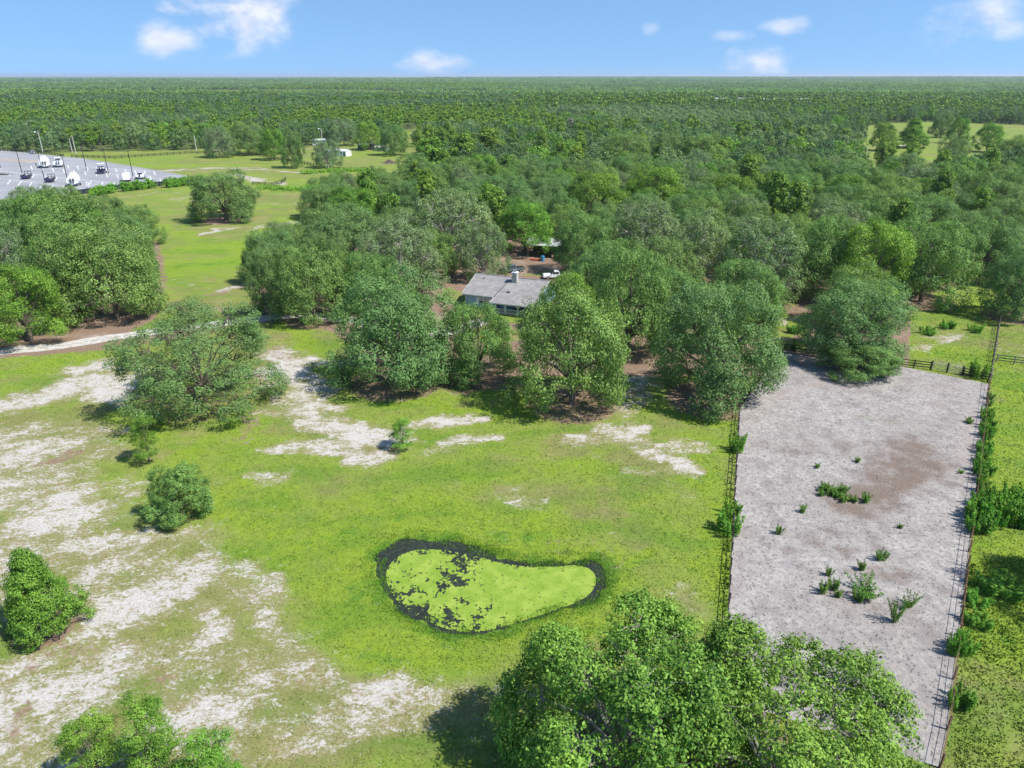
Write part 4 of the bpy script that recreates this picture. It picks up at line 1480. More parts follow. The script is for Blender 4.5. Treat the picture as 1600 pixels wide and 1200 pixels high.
# ------------------------------------------------------------------ drive
def build_drive():
    pts = []
    for i in range(len(DRIVE) - 1):
        a, b_ = DRIVE[i], DRIVE[i + 1]
        n = max(2, int(math.dist(a, b_) / 0.6))
        for k in range(n):
            t = k / n
            pts.append((a[0] * (1 - t) + b_[0] * t, a[1] * (1 - t) + b_[1] * t))
    P = np.array(pts)
    for _ in range(30):
        P[1:-1] = 0.25 * P[:-2] + 0.5 * P[1:-1] + 0.25 * P[2:]
    V, C = [], []
    m = 10
    for i in range(len(P)):
        d = P[min(i + 1, len(P) - 1)] - P[max(i - 1, 0)]
        d /= np.linalg.norm(d)
        nrm = np.array([-d[1], d[0]])
        wl = 1.75 + 0.5 * mnoise.noise(Vector((i * .12, 1, 0))) + .25 * mnoise.noise(Vector((i * .6, 4, 0)))
        wr = 1.75 + 0.5 * mnoise.noise(Vector((i * .12, 7, 0))) + .25 * mnoise.noise(Vector((i * .6, 9, 0)))
        for j in range(m + 1):
            u = j / m * 2 - 1
            w = wl if u < 0 else wr
            p = P[i] + nrm * u * w
            V.append((p[0], p[1], 0.014))
            C.append(max(0, 1 - abs(u) / .38) * .95 + max(0, (abs(u) - .85) / .15) * .8)
    n = len(P)
    idx = np.arange(n * (m + 1)).reshape(n, m + 1)
    q = np.stack([idx[:-1, :-1], idx[:-1, 1:], idx[1:, 1:], idx[1:, :-1]], -1).reshape(-1, 4)[:, ::-1]
    me = np_mesh('sand_drive', np.array(V), q, 'drive_sand', {'crest': np.array(C)})
    tag(link_mesh('sand_driveway', me), kind='structure')


build_drive()


# ------------------------------------------------------------------ pond
def build_pond():
    mb = MB()
    pc = np.mean(np.array(POND), 0)
    mb.poly([(pc[0] + (x - pc[0]) * 1.10, pc[1] + (y - pc[1]) * 1.12, -0.17) for x, y in POND])
    me = mb.mesh('pond_water', 'pond_water')
    tag(link_mesh('pond_water', me), kind='structure')
    xs = np.arange(-13, 10, 0.07)
    ys = np.arange(41, 60, 0.07)
    X, Y = np.meshgrid(xs, ys)
    X, Y = X.ravel(), Y.ravel()
    ins = in_poly(X, Y, WEED)
    X, Y = X[ins], Y[ins]
    sd = -poly_sd(X, Y, WEED)
    holes = [((715, 895), 26, .9), ((706, 912), 18, .9), ((645, 905), 20, .55), ((730, 875), 26, .8), ((650, 945), 30, .45), ((710, 950), 26, .55), ((760, 955), 20, .6), ((668, 906), 10, .5)]
    verts, tones = [], []
    rng = random.Random(5)
    for x, y, s in zip(X, Y, sd):
        n1 = mnoise.fractal(Vector((x * .9, y * .9, 3)), 0.8, 2.0, 4)
        n2 = mnoise.noise(Vector((x * 3.2, y * 3.2, 1)))
        left = max(0.0, min(1.0, (2.5 - x) / 7.0)) * (1.0 + .6 * max(0, min(1, (50.5 - y) / 4)))
        thr = 0.78 - left * 0.22 - max(0, 1 - s / (0.25 + left * 1.1)) * .50
        for (hp, hr, hv) in holes:
            hx, hy = ground_at(*hp)
            rr = hr * scale_at(hp[1])
            d = math.hypot(x - hx, y - hy) / rr
            if d < 1.6:
                thr -= hv * .75 * max(0, 1 - d / 1.6)
        if n1 * .62 + n2 * .42 + .50 * mnoise.noise(Vector((x * 5.5, y * 6.5, 5))) > thr:
            continue
        if rng.random() < .010 or (n2 > .38 and rng.random() < .30):
            continue
        h = 0.042
        jx, jy = rng.uniform(-.012, .012), rng.uniform(-.012, .012)
        z = -0.160 + rng.uniform(0, 0.006)
        verts += [(x - h + jx, y - h, z), (x + h, y - h + jy, z), (x + h - jx, y + h, z), (x - h, y + h - jy, z)]
    V = np.array(verts)
    q = np.arange(len(V)).reshape(-1, 4)
    me = np_mesh('duckweed', V, q, 'duckweed')
    tag(link_mesh('duckweed', me), 'bright lime green duckweed floating on the small pond with dark gaps', 'duckweed', kind='stuff')
    # rim reeds and wet grass
    rng = np.random.RandomState(9)
    n = 130000
    X = rng.uniform(-14, 11, n)
    Y = rng.uniform(40, 61, n)
    d = poly_sd(X, Y, POND)
    pn_ = fbm(X, Y, .8, 3, 3)
    keep = (d > -1.1) & (d < 1.2) & (rng.rand(n) < np.where(d < 0, np.clip(.30 + .5 * pn_ + .3 * d, 0.02, 1), np.clip(1 - d / 1.2, 0, 1)))
    X, Y, d = X[keep], Y[keep], d[keep]
    m = len(X)
    a = rng.uniform(0, 6.28, m)
    hgt = rng.uniform(.12, .34, m)
    wd = .035
    z0 = np.where(d < 1.2, -.2 * np.clip(1.2 - d, 0, 1), 0)
    lean = rng.normal(size=(m, 2)) * .10
    P = np.zeros((m, 3, 3))
    P[:, 0] = np.stack([X - np.cos(a) * wd, Y - np.sin(a) * wd, z0], 1)
    P[:, 1] = np.stack([X + np.cos(a) * wd, Y + np.sin(a) * wd, z0], 1)
    P[:, 2] = np.stack([X + lean[:, 0], Y + lean[:, 1], z0 + hgt], 1)
    me = np_mesh('rim_grass', P.reshape(-1, 3), np.arange(m * 3).reshape(-1, 3), 'vine_leaf', {'tone': np.repeat(rng.uniform(.1, .9, m), 3)}, tri=True)
    tag(link_mesh('pond_rim_grass', me), 'wet green grass fringing the muddy edge of the pond', 'grass', kind='stuff')


build_pond()


# ------------------------------------------------------------------ grass tufts of the lawn
def build_lawn():
    rng = np.random.RandomState(21)
    n = 330000
    Y = 24 + 106 * rng.rand(n) ** 1.2
    X = (rng.rand(n) * 2 - 1) * (Y * .70 + 15)
    f = fields(X, Y)
    mk = open_mask(X, Y) & ~in_poly(X, Y, PAD_POLY) & (f['M'] < .2)
    pn = np.array([mnoise.noise(Vector((x * .9, y * .9, 2))) for x, y in zip(X, Y)])
    prob = np.clip(1.05 - f['S'] * 1.45 - f['B'] * .8 + pn * .45, 0.02, 1)
    dd = np.full(n, 99.0)
    for i in range(len(DRIVE) - 1):
        dd = np.minimum(dd, seg_dist(X, Y, DRIVE[i], DRIVE[i + 1])[0])
    mk &= (rng.rand(n) < prob) & (dd > 2.0)
    X, Y, L = X[mk], Y[mk], f['L'][mk]
    pn = pn[mk]
    m = len(X)
    k = 2
    X, Y, L, pn = np.repeat(X, k), np.repeat(Y, k), np.repeat(L, k), np.repeat(pn, k)
    m *= k
    X = X + rng.normal(size=m) * .08
    Y = Y + rng.normal(size=m) * .08
    a = rng.uniform(0, 6.28, m)
    hgt = rng.uniform(.025, .085, m) * (1 + .9 * np.clip(pn, 0, 1)) * (.75 + .4 * L)
    tall = in_poly(X, Y, G([(1500, 880), (1700, 860), (1700, 1200), (1490, 1200)]))
    hgt = np.where(tall, hgt * 2.0, hgt)
    fd, _ = seg_dist(X, Y, PAD_L[1], PAD_L[2])
    hgt = np.where(fd < 1.3, hgt * (1 + 3.2 * (1 - fd / 1.3)), hgt)
    wd = rng.uniform(.04, .08, m)
    lean = rng.normal(size=(m, 2)) * .07
    P = np.zeros((m, 3, 3))
    P[:, 0] = np.stack([X - np.cos(a) * wd, Y - np.sin(a) * wd, X * 0], 1)
    P[:, 1] = np.stack([X + np.cos(a) * wd, Y + np.sin(a) * wd, X * 0], 1)
    P[:, 2] = np.stack([X + lean[:, 0], Y + lean[:, 1], hgt], 1)
    near = (np.abs(P[..., 0]) < 25) & (P[..., 1] > 34) & (P[..., 1] < 66)
    d = poly_sd(P[..., 0][near], P[..., 1][near], POND)
    d = d + .40 * fbm(P[..., 0][near], P[..., 1][near], .7, 77, 3)
    P[..., 2][near] += -0.62 * np.clip((0.45 - d) / 2.0, 0, 1)
    me = np_mesh('lawn_grass', P.reshape(-1, 3), np.arange(m * 3).reshape(-1, 3), 'grass_blade', {'L': np.repeat(L, 3), 'tone': np.repeat(rng.rand(m), 3)}, tri=True)
    tag(link_mesh('lawn_grass', me), 'short patchy yellow-green pasture grass between the bare sand spots', 'grass', kind='stuff')


build_lawn()


# ------------------------------------------------------------------ weeds and shrubs
def weed_mesh(name, seed, n_stems, spread, lean, leafn, leaf, mat, h=1.0):
    rng = np.random.RandomState(seed)
    C, Rr, O, T = [], [], [], []
    mb = MB()
    for i in range(n_stems):
        a = rng.uniform(0, 6.28)
        b0 = np.array([math.cos(a), math.sin(a)]) * rng.uniform(0, spread * .4)
        hh = h * rng.uniform(.6, 1.0)
        ln = np.array([math.cos(a), math.sin(a)]) * lean * rng.uniform(.4, 1.1) * hh
        mb.tube([(b0[0], b0[1], 0), (b0[0] + ln[0] * .5, b0[1] + ln[1] * .5, hh * .55), (b0[0] + ln[0], b0[1] + ln[1], hh * .95)], [.018, .012, .005], 4, cap=False)
        for k in range(7):
            t = .18 + .82 * k / 6
            C.append((b0[0] + ln[0] * t, b0[1] + ln[1] * t, hh * t))
            Rr.append(.17 * (1.15 - .6 * t) * (.8 + spread * .3))
            O.append((math.cos(a) * .4, math.sin(a) * .4, .6))
            T.append(rng.uniform(.2, .7))
    C, Rr, O, T = map(np.array, (C, Rr, O, T))
    P, q, tone = leaf_cloud(C, Rr, leafn, leaf, rng, O, flat=1.0, tone_c=T, elong=2.4, upbias=.3)
    return np_mesh(name, P, q, mat, {'tone': tone}), mb.mesh(name + '_stem', 'bark')


WEEDM = [weed_mesh('dog_fennel', 31, 9, .8, .35, 14, .06, 'weed_leaf'), weed_mesh('dog_fennel', 32, 13, 1.2, .45, 14, .06, 'weed_leaf'),
         weed_mesh('sprawling_weed', 33, 16, .4, 1.3, 9, .055, 'weed_leaf', .9), weed_mesh('fennel_shrub', 34, 22, 2.0, .5, 18, .07, 'vine_leaf', 1.0)]


def weed(px, py, mi, s, sz, label, group=None, name='weed_clump', cat='weed', tilt=None):
    x, y = ground_at(px, py)
    root = empty(name, (x, y, 0), rnd.uniform(0, 6.28), label, cat, group)
    root.scale = (s, s, sz)
    link_mesh('foliage', WEEDM[mi][0], root)
    link_mesh('stem', WEEDM[mi][1], root)
    return root


wl = [
    (1255, 802, 0, .9, .9, 'small upright weed left of the big weed patch in the paddock'),
    (1214, 835, 0, .9, 1.0, 'thin weed nearest the black board fence in the paddock'),
    (1275, 730, 0, .8, .6, 'tiny weed above the big weed patch'),
    (1337, 722, 0, .8, .7, 'tiny weed up and right of the big weed patch'),
    (1352, 784, 1, .9, 1.1, 'upright weed at the right end of the big weed patch'),
    (1406, 824, 0, .7, .5, 'small weed on the lower edge of the brown stain'),
    (1376, 875, 1, .9, 1.1, 'dense upright weed, topmost of the lower paddock weeds'),
    (1348, 890, 0, .9, 1.0, 'weed just left of the topmost lower paddock weed'),
    (1292, 900, 0, .8, .9, 'narrow weed above the cluster of three'),
    (1286, 926, 1, .85, 1.1, 'leftmost weed of the tight cluster of three'),
    (1301, 920, 1, .8, 1.1, 'middle weed of the tight cluster of three'),
    (1309, 931, 0, .8, .8, 'right small weed of the tight cluster of three'),
    (1340, 938, 1, .9, 1.1, 'upright weed at the foot of the sprawling one'),
    (1352, 930, 2, 1.9, 1.4, 'large sprawling weed with splayed branches in the paddock'),
    (1420, 948, 2, 1.0, 1.3, 'leaning thin weed right of the bare stemmed one'),
    (1398, 972, 2, .8, 2.6, 'spindly weed on a tall bare stem in the paddock'),
    (1514, 661, 1, .9, .8, 'low bright weed beside the top of the right paddock fence'),
    (1500, 738, 0, .8, .4, 'low weed close to the right paddock fence'),
]
for w_ in wl:
    weed(*w_)
for k in range(13):
    a, b_ = rnd.uniform(0, 1), rnd.uniform(-1, 1)
    weed(1278 + a * 52, 763 + a * 12 + b_ * 8 + 4, rnd.choice((0, 1, 0)), rnd.uniform(.8, 1.1), rnd.uniform(.6, 1.0), 'weed in the dense green patch beside the brown stain of the paddock', 'weeds of the big patch in the paddock')
# growth along the black fence
for (px, py, s, sz, lb) in ((1152, 704, 1.0, 2.1, 'topmost bush on the black board fence'), (1141, 806, .9, 1.5, 'middle bush on the black board fence'), (1139, 832, 1.3, 1.8, 'lowest and widest bush on the black board fence')):
    weed(px, py, 3, s, sz, lb, name='fence_bush', cat='bush')
# growth along the right fence
for k in range(22):
    t = k / 21
    py = 628 + (835 - 628) * t
    fx_ = 1545 + (600 - py) * .118 + 3
    big = max(0, min(1, (py - 700) / 100))
    weed(fx_ + rnd.uniform(0, 4 + 16 * big), py + rnd.uniform(-5, 5), 3 if rnd.random() < .8 else 1, rnd.uniform(.7, 1.0) + big * .35, rnd.uniform(.9, 1.4) + big * .6,
         'feathery green bush in the overgrown line along the upper right paddock fence', 'bushes along the right paddock fence', name='fence_bush', cat='bush')
for k in range(12):
    weed(rnd.uniform(1550, 1610), rnd.uniform(782, 822), 3, rnd.uniform(1.2, 1.5), rnd.uniform(1.8, 2.6), 'tall feathery bush in the clump crossing the field right of the paddock', 'bushes across the right hand field', name='fence_bush', cat='bush')
for (px, py, s, sz, lb) in ((1529, 975, 1.1, .9, 'low bush in the dark grass just right of the fence'), (1492, 1020, .7, 1.5, 'bush grown through the lower right fence above its twin'), (1501, 1018, .9, 1.5, 'bright bush on the field side of the lower right fence'),
                            (1497, 1100, .9, 1.4, 'feathery bush at the lowest visible stretch of the right fence'), (1528, 590, 1.4, 2.2, 'bush at the gate end of the paddock back fence'),
                            (1526, 945, 1.0, .9, 'small bush above the low one in the dark grass'), (1565, 925, 1.8, 1.2, 'wide mound of growth in the shaded grass at right')):
    weed(px, py, 3, s, sz, lb, name='fence_bush', cat='bush')
for (px, py, lb) in ((1448, 522, 'weedy bush left in the small pen'), (1478, 512, 'weedy bush in the middle of the small pen'), (1525, 518, 'weedy bush by the fence of the small pen'), (1242, 520, 'small leafy bush behind the paddock back fence'), (1236, 545, 'low bush at the posts behind the paddock')):
    weed(px, py, 3, 1.3, 1.2, lb, name='pen_bush', cat='bush')


# vine thicket in the far field
def thicket(name, px_line, width, height, n, label, mat='vine_leaf', seed=1, leafn=16, leaf=.34):
    rng = np.random.RandomState(seed)
    P = G(px_line)
    C, Rr, O, T = [], [], [], []
    for k in range(n):
        i = rng.randint(len(P) - 1)
        t = rng.rand()
        x = P[i][0] * (1 - t) + P[i + 1][0] * t + rng.normal() * width * .5
        y = P[i][1] * (1 - t) + P[i + 1][1] * t + rng.normal() * width * .5
        z = height * (.35 + .5 * rng.rand()) * (.7 + .5 * mnoise.noise(Vector((x * .12, y * .12, 0))))
        for j in range(2):
            C.append((x, y, z * (1 - .5 * j)))
            Rr.append(rng.uniform(.7, 1.3))
            O.append((0, 0, .7))
            T.append(rng.uniform(.2, .9))
    C, Rr, O, T = map(np.array, (C, Rr, O, T))
    P_, q, tone = leaf_cloud(C, Rr, leafn, leaf, rng, O, flat=.8, tone_c=T)
    me = np_mesh(name, P_, q, mat, {'tone': tone})
    return tag(link_mesh(name, me), label, 'thicket', kind='stuff')


thicket('vine_thicket', [(405, 294), (470, 298), (520, 284), (560, 280)], 3.5, 1.8, 230, 'bright green vine thicket swallowing the end of the far paddock fence', seed=3)
thicket('vine_thicket', [(470, 272), (520, 268), (570, 268), (640, 283)], 3.0, 1.7, 190, 'bright green vine band running toward the wood below the brush pile', seed=4)

# hedges of the parking lot
def hedge_proto():
    rng = np.random.RandomState(77)
    C = rng.normal(size=(60, 3)) * np.array([.55, .35, .3]) + np.array([0, 0, .75])
    C[:, 2] = np.clip(C[:, 2], .15, 1.4)
    O = C - np.array([0, 0, .6])
    P, q, tone = leaf_cloud(C, np.full(60, .3), 16, .18, rng, O, tone_c=rng.uniform(.3, .9, 60))
    return np_mesh('hedge_shrub', P, q, 'vine_leaf', {'tone': tone})


HEDGE = hedge_proto()
for (pa, pb, n, where) in (((262, 293), (318, 287), 16, 'right'), ((194, 299), (238, 294), 13, 'middle'), ((142, 308), (178, 300), 10, 'left')):
    A, B_ = ground_at(*pa), ground_at(*pb)
    for k in range(n):
        t = (k + .5) / n
        o = link_mesh('hedge_shrub', HEDGE)
        o.location = (A[0] * (1 - t) + B_[0] * t, A[1] * (1 - t) + B_[1] * t + rnd.uniform(-.4, .4), 0)
        o.rotation_euler = (0, 0, rnd.uniform(0, 6.28))
        s = rnd.uniform(1.3, 1.9)
        o.scale = (s, s, s * rnd.uniform(1.0, 1.5))
        tag(o, 'bright green shrub in the %s hedge along the near side of the parking lot' % where, 'shrub', 'shrubs of the %s parking lot hedge' % where)


# ------------------------------------------------------------------ fences
def board_fence(name, pts, label, cat='fence', mat='fence_black', spacing=2.4, h=1.3, rails=(0.35, .75, 1.15), rail_h=.14, post=.13, stuff_rails=False, parts=True, wire=False, group=None):
    root = empty(name, (pts[0][0], pts[0][1], 0), 0, label, cat, group)
    ox, oy = pts[0]
    pos = []
    for i in range(len(pts) - 1):
        a, b_ = pts[i], pts[i + 1]
        n = max(1, round(math.dist(a, b_) / spacing))
        for k in range(n):
            t = k / n
            pos.append((a[0] * (1 - t) + b_[0] * t - ox, a[1] * (1 - t) + b_[1] * t - oy))
    pos.append((pts[-1][0] - ox, pts[-1][1] - oy))
    pm = MB().box((0, 0, h / 2 + .02), (post, post, h + .04)).mesh(name + '_post', mat)
    rm = MB()
    for k, (x, y) in enumerate(pos):
        if parts:
            o = link_mesh('post', pm, root)
            o.location = (x, y, 0)
            o.rotation_euler = (rnd.uniform(-.02, .02), rnd.uniform(-.02, .02), rnd.uniform(0, .3))
        else:
            rm.box((x, y, h / 2), (post, post, h))
        if k < len(pos) - 1:
            x2, y2 = pos[k + 1]
            for r_ in rails:
                if parts and not wire:
                    L = math.dist((x, y), (x2, y2))
                    key = (name, round(L, 2))
                    if key not in RAILS:
                        RAILS[key] = MB().box((L / 2, 0, 0), (L, .04, rail_h)).mesh(name + '_rail', mat)
                    o = link_mesh('rail', RAILS[key], root)
                    nx, ny = -(y2 - y) / L, (x2 - x) / L
                    off = post / 2 + .023
                    o.location = (x + nx * off, y + ny * off, r_ + rnd.uniform(-.012, .012))
                    o.rotation_euler = (0, 0, math.atan2(y2 - y, x2 - x))
                else:
                    rm.beam((x, y, r_), (x2, y2, r_), .03, rail_h)
    if rm.v:
        o = rm.build('rail' if not wire else 'wire_mesh', mat, root)
        o['kind'] = 'stuff'
    return root


RAILS = {}
board_fence('board_fence', [ground_at(1133, 1050)] + PAD_L[1:3], 'black board fence between the lawn and the sandy paddock', rails=(.5, 1.0), rail_h=.065, h=1.1, post=.10)
board_fence('board_fence', PAD_L[2:], 'black fence continuing under the largest round oak behind the paddock corner')
board_fence('board_fence', G([(1216, 548), (1290, 556), (1400, 572)]), 'black back fence of the paddock under the overhanging oak', rails=(0.25, .7, 1.15))
g0, g1 = ground_at(1402, 572), ground_at(1453, 578)
board_fence('board_fence', [g0, g1], 'short black fence left of the paddock gate')


def gate(a, b_, label):
    root = empty('farm_gate', (a[0], a[1], 0), math.atan2(b_[1] - a[1], b_[0] - a[0]), label, 'gate')
    L = math.dist(a, b_)
    for z in (.2, .42, .64, .86, 1.08, 1.28):
        MB().tube([(0.1, 0, z), (L - .1, 0, z)], [.03, .03], 6).build('bar', 'steel', root)
    for x in (.1, L / 2, L - .1):
        MB().tube([(x, 0.031, .17), (x, 0.031, 1.31)], [.03, .03], 6).build('upright', 'steel', root)
    for x in (-.05, L + .05):
        MB().box((x, 0, .75), (.16, .16, 1.5)).build('post', 'fence_black', root)


gate(ground_at(1455, 578), ground_at(1478, 582), 'left half of the pale pipe gate in the paddock back fence')
gate(ground_at(1480, 582), ground_at(1502, 586), 'right half of the pale pipe gate in the paddock back fence')
board_fence('board_fence', G([(1504, 587), (1543, 597)]), 'short black fence between the gate and the corner bush')
board_fence('wire_fence', G([(1468, 1200), (1480, 1140), (1519, 820), (1545, 600)]), 'rusty wire fence on the right side of the sandy paddock', mat='rusty_wire', wire=True, rails=(.1, .6, 1.15), rail_h=.018, spacing=2.6, h=1.25, post=.10)
board_fence('wire_fence', G([(1546, 598), (1560, 510), (1566, 470), (1570, 440)]), 'grey post and wire fence beside the small weedy pen', mat='fence_grey', wire=True, rails=(.2, .5, .8, 1.1), rail_h=.05, spacing=2.4, h=1.3, post=.16)
board_fence('board_fence', G([(1556, 566), (1640, 576), (1720, 586)]), 'grey board fence crossing the field beyond the right edge bushes', mat='fence_grey')
board_fence('board_fence', G([(112, 246), (180, 248), (300, 240), (395, 241)]), 'long black board fence along the far road', spacing=3.4, h=1.5, rails=(.4, .85, 1.3), rail_h=.18, post=.2)
board_fence('board_fence', G([(395, 242), (420, 247), (450, 252), (500, 262)]), 'black board fence curving down to the grey oak by the mobile home', spacing=3.4, h=1.5, rails=(.4, .85, 1.3), rail_h=.18, post=.2)
board_fence('board_fence', G([(395, 289), (425, 291), (440, 287), (447, 282)]), 'curved end of black fence entering the vine thicket', spacing=3.0, h=1.4, rails=(.4, .8, 1.25), rail_h=.18, post=.18)
board_fence('board_fence', G([(-60, 232), (60, 240), (100, 245)]), 'dark fence behind the entrance road of the parking lot', spacing=3.4, h=1.5, rails=(.4, .85, 1.3), rail_h=.18, post=.2)
board_fence('board_fence', G([(520, 266), (570, 266), (600, 269)]), 'dark fence remnant inside the green vine band', spacing=3.0, h=1.2)


def lay_log(a, b_, name, label, w=.22, mat='fence_grey'):
    o = MB().beam((a[0], a[1], .11), (b_[0], b_[1], .11), w, w).build(name, mat)
    tag(o, label, 'timber')


lay_log(ground_at(1222, 551), ground_at(1288, 560), 'timber_edging', 'low timber edging under the back fence of the paddock')


# ------------------------------------------------------------------ parking lot
def build_lot():
    mb = MB()
    mb.poly([(x, y, .02) for x, y in LOT])
    tag(mb.build('parking_lot_asphalt', 'asphalt'), kind='structure')
    kb = MB()
    line = LOT[2:6]
    for i in range(len(line) - 1):
        kb.beam((*line[i], .09), (*line[i + 1], .09), .45, .15)
    tag(kb.build('parking_lot_kerb', 'concrete'), kind='structure')
    # median with dry grass
    med = G([(-200, 243), (0, 248.5), (60, 250.5), (66, 253), (40, 254), (0, 251.5), (-200, 247)])
    n = len(med)
    mb = MB()
    mb.poly([(x, y, .14) for x, y in med])
    for i in range(n):
        a, b_ = med[i], med[(i + 1) % n]
        mb.poly([(*a, 0.021), (*b_, 0.021), (*b_, .14), (*a, .14)])
    tag(mb.build('parking_lot_median', 'dry_wood'), kind='structure')
    kb = MB()
    for i in range(n):
        kb.beam((*med[i], .10), (*med[(i + 1) % n], .10), .6, .19)
    tag(kb.build('median_kerb', 'concrete'), kind='structure')
    # stall markings
    mk = MB()

    def stripe(pa, pb, w=.30):
        a, b_ = Vector(ground_at(*pa)), Vector(ground_at(*pb))
        d = (b_ - a).normalized()
        s = Vector((-d.y, d.x)) * w / 2
        mk.poly([(a.x - s.x, a.y - s.y, .026), (b_.x - s.x, b_.y - s.y, .026), (b_.x + s.x, b_.y + s.y, .026), (a.x + s.x, a.y + s.y, .026)])
    # back row spine, middle row spine, front row
    rows = [((105, 258), (240, 268), 9, (3, 6)), ((48, 259), (250, 280), 12, (2.5, 6.5)), ((0, 267), (215, 290), 12, (-3.5, 6)), ((0, 279), (150, 297), 9, (-5, 8))]
    for pa, pb, n, (dx, dy) in rows:
        stripe(pa, pb, .25)
        for k in range(n + 1):
            t = k / n
            x, y = pa[0] * (1 - t) + pb[0] * t, pa[1] * (1 - t) + pb[1] * t
            stripe((x, y), (x + dx, y + dy * .9), .30)
    tag(mk.build('stall_markings', 'road_paint'), kind='structure')


build_lot()


def lamp_post(px, py, ph, label, name='lamp_post', mat='black_paint', heads=2, group=None):
    x, y = ground_at(px, py)
    root = empty(name, (x, y, 0), 0, label, 'lamp post', group)
    MB().tube([(0, 0, 0), (0, 0, .8)], [.34, .30], 10).build('base', 'concrete' if mat == 'black_paint' else mat, root)
    MB().tube([(0, 0, .8), (0, 0, ph * .5), (0, 0, ph)], [.17, .14, .10], 8).build('pole', mat, root)
    for s in ((-1, 1) if heads == 2 else (1,)):
        MB().beam((0, s * .1, ph - .1), (0, s * .9, ph), .09, .09).build('arm', mat, root)
        MB().box((0, s * 1.15, ph), (.4, .62, .14)).build('lamp_head', mat if heads == 2 else 'white_paint', root)
    return root


lamps = [(1.5, 265, 'leftmost black lamp post, cut by the picture edge'), (35.5, 274, 'black lamp post at the left dark trailer'), (70, 282, 'black lamp post at the right dark trailer'), (107, 287, 'black lamp post beside the white covered boat in the front row'),
         (136, 268, 'black lamp post standing alone in the middle stalls'), (170, 273.5, 'black lamp post right of the boat with the tower'), (208.5, 279, 'rightmost black lamp post, beside the white box trailer')]
for px, py, lb in lamps:
    lamp_post(px, py, 11.2, lb)


def utility_pole(px, py, ytop, label, lamp=True):
    x, y = ground_at(px, py)
    v = ytop - 600
    h = max(6, CAM_H - y * (FPX * SP + v * CP) / (FPX * CP - v * SP))
    root = empty('utility_pole', (x, y, 0), 0, label, 'utility pole')
    MB().tube([(0, 0, 0), (0, 0, h)], [.24, .16], 7).build('pole', 'concrete', root)
    if lamp:
        MB().beam((0, 0, h - .5), (-1.2, -.6, h - .2), .14, .14).build('arm', 'steel', root)
        MB().tube([(-1.3, -.65, h - .5), (-1.3, -.65, h - .1)], [.5, .2], 8).build('lamp_head', 'white_paint', root)
    else:
        MB().beam((-1.1, 0, h - .7), (1.1, 0, h - .7), .14, .14).build('crossarm', 'dry_wood', root)


utility_pole(68, 241, 205, 'tall pale lamp pole at the forest edge behind the parked silver car')
utility_pole(119, 241, 213, 'left of two bare pale poles behind the parking lot', False)
utility_pole(113, 238, 216, 'right of two bare pale poles behind the parking lot', False)
utility_pole(308, 240, 212, 'pale pole at the far road above the lone oak', False)
utility_pole(504, 226, 200, 'pale lamp pole behind the mobile home')


# --- vehicles
def wheel_mesh(r, w):
    mb = MB()
    n = 14
    rings = []
    for (yy, rr) in ((-w / 2, r * .8), (-w / 2, r), (w / 2, r), (w / 2, r * .8)):
        rings.append([(rr * math.cos(2 * math.pi * j / n), yy, rr * math.sin(2 * math.pi * j / n)) for j in range(n)])
    mb.loft(rings)
    t = mb.mesh('tyre', 'rubber')
    mb = MB()
    rings = []
    for (yy, rr) in ((-w / 2 - .012, r * .3), (-w / 2 - .02, r * .62), (w / 2 + .02, r * .62), (w / 2 + .012, r * .3)):
        rings.append([(rr * math.cos(2 * math.pi * j / n), yy, rr * math.sin(2 * math.pi * j / n)) for j in range(n)])
    mb.loft(rings)
    return t, mb.mesh('rim', 'steel')


WHEELS = {}


def wheel(parent, x, y, r=.37, w=.24):
    if (r, w) not in WHEELS:
        WHEELS[(r, w)] = wheel_mesh(r, w)
    t, ri = WHEELS[(r, w)]
    o = link_mesh('wheel', t, parent, (x, y, r))
    link_mesh('rim', ri, o)


def side_loft(profile, half_w, top_in):
    """a closed side outline given as (x, z) lofted across y with the upper part drawn in"""
    zs = [p[1] for p in profile]
    z0, z1 = min(zs), max(zs)
    secs = []
    for s in (-1, -.93, .93, 1):
        ring = []
        for x, z in profile:
            k = (z - z0) / (z1 - z0)
            e = 0.0 if abs(s) < 1 else .03
            ring.append((x * (1 - e * .3), s * (half_w - top_in * max(0, k - .45) / .55), z + (e * .6 if k < .5 else -e)))
        secs.append(ring)
    return secs


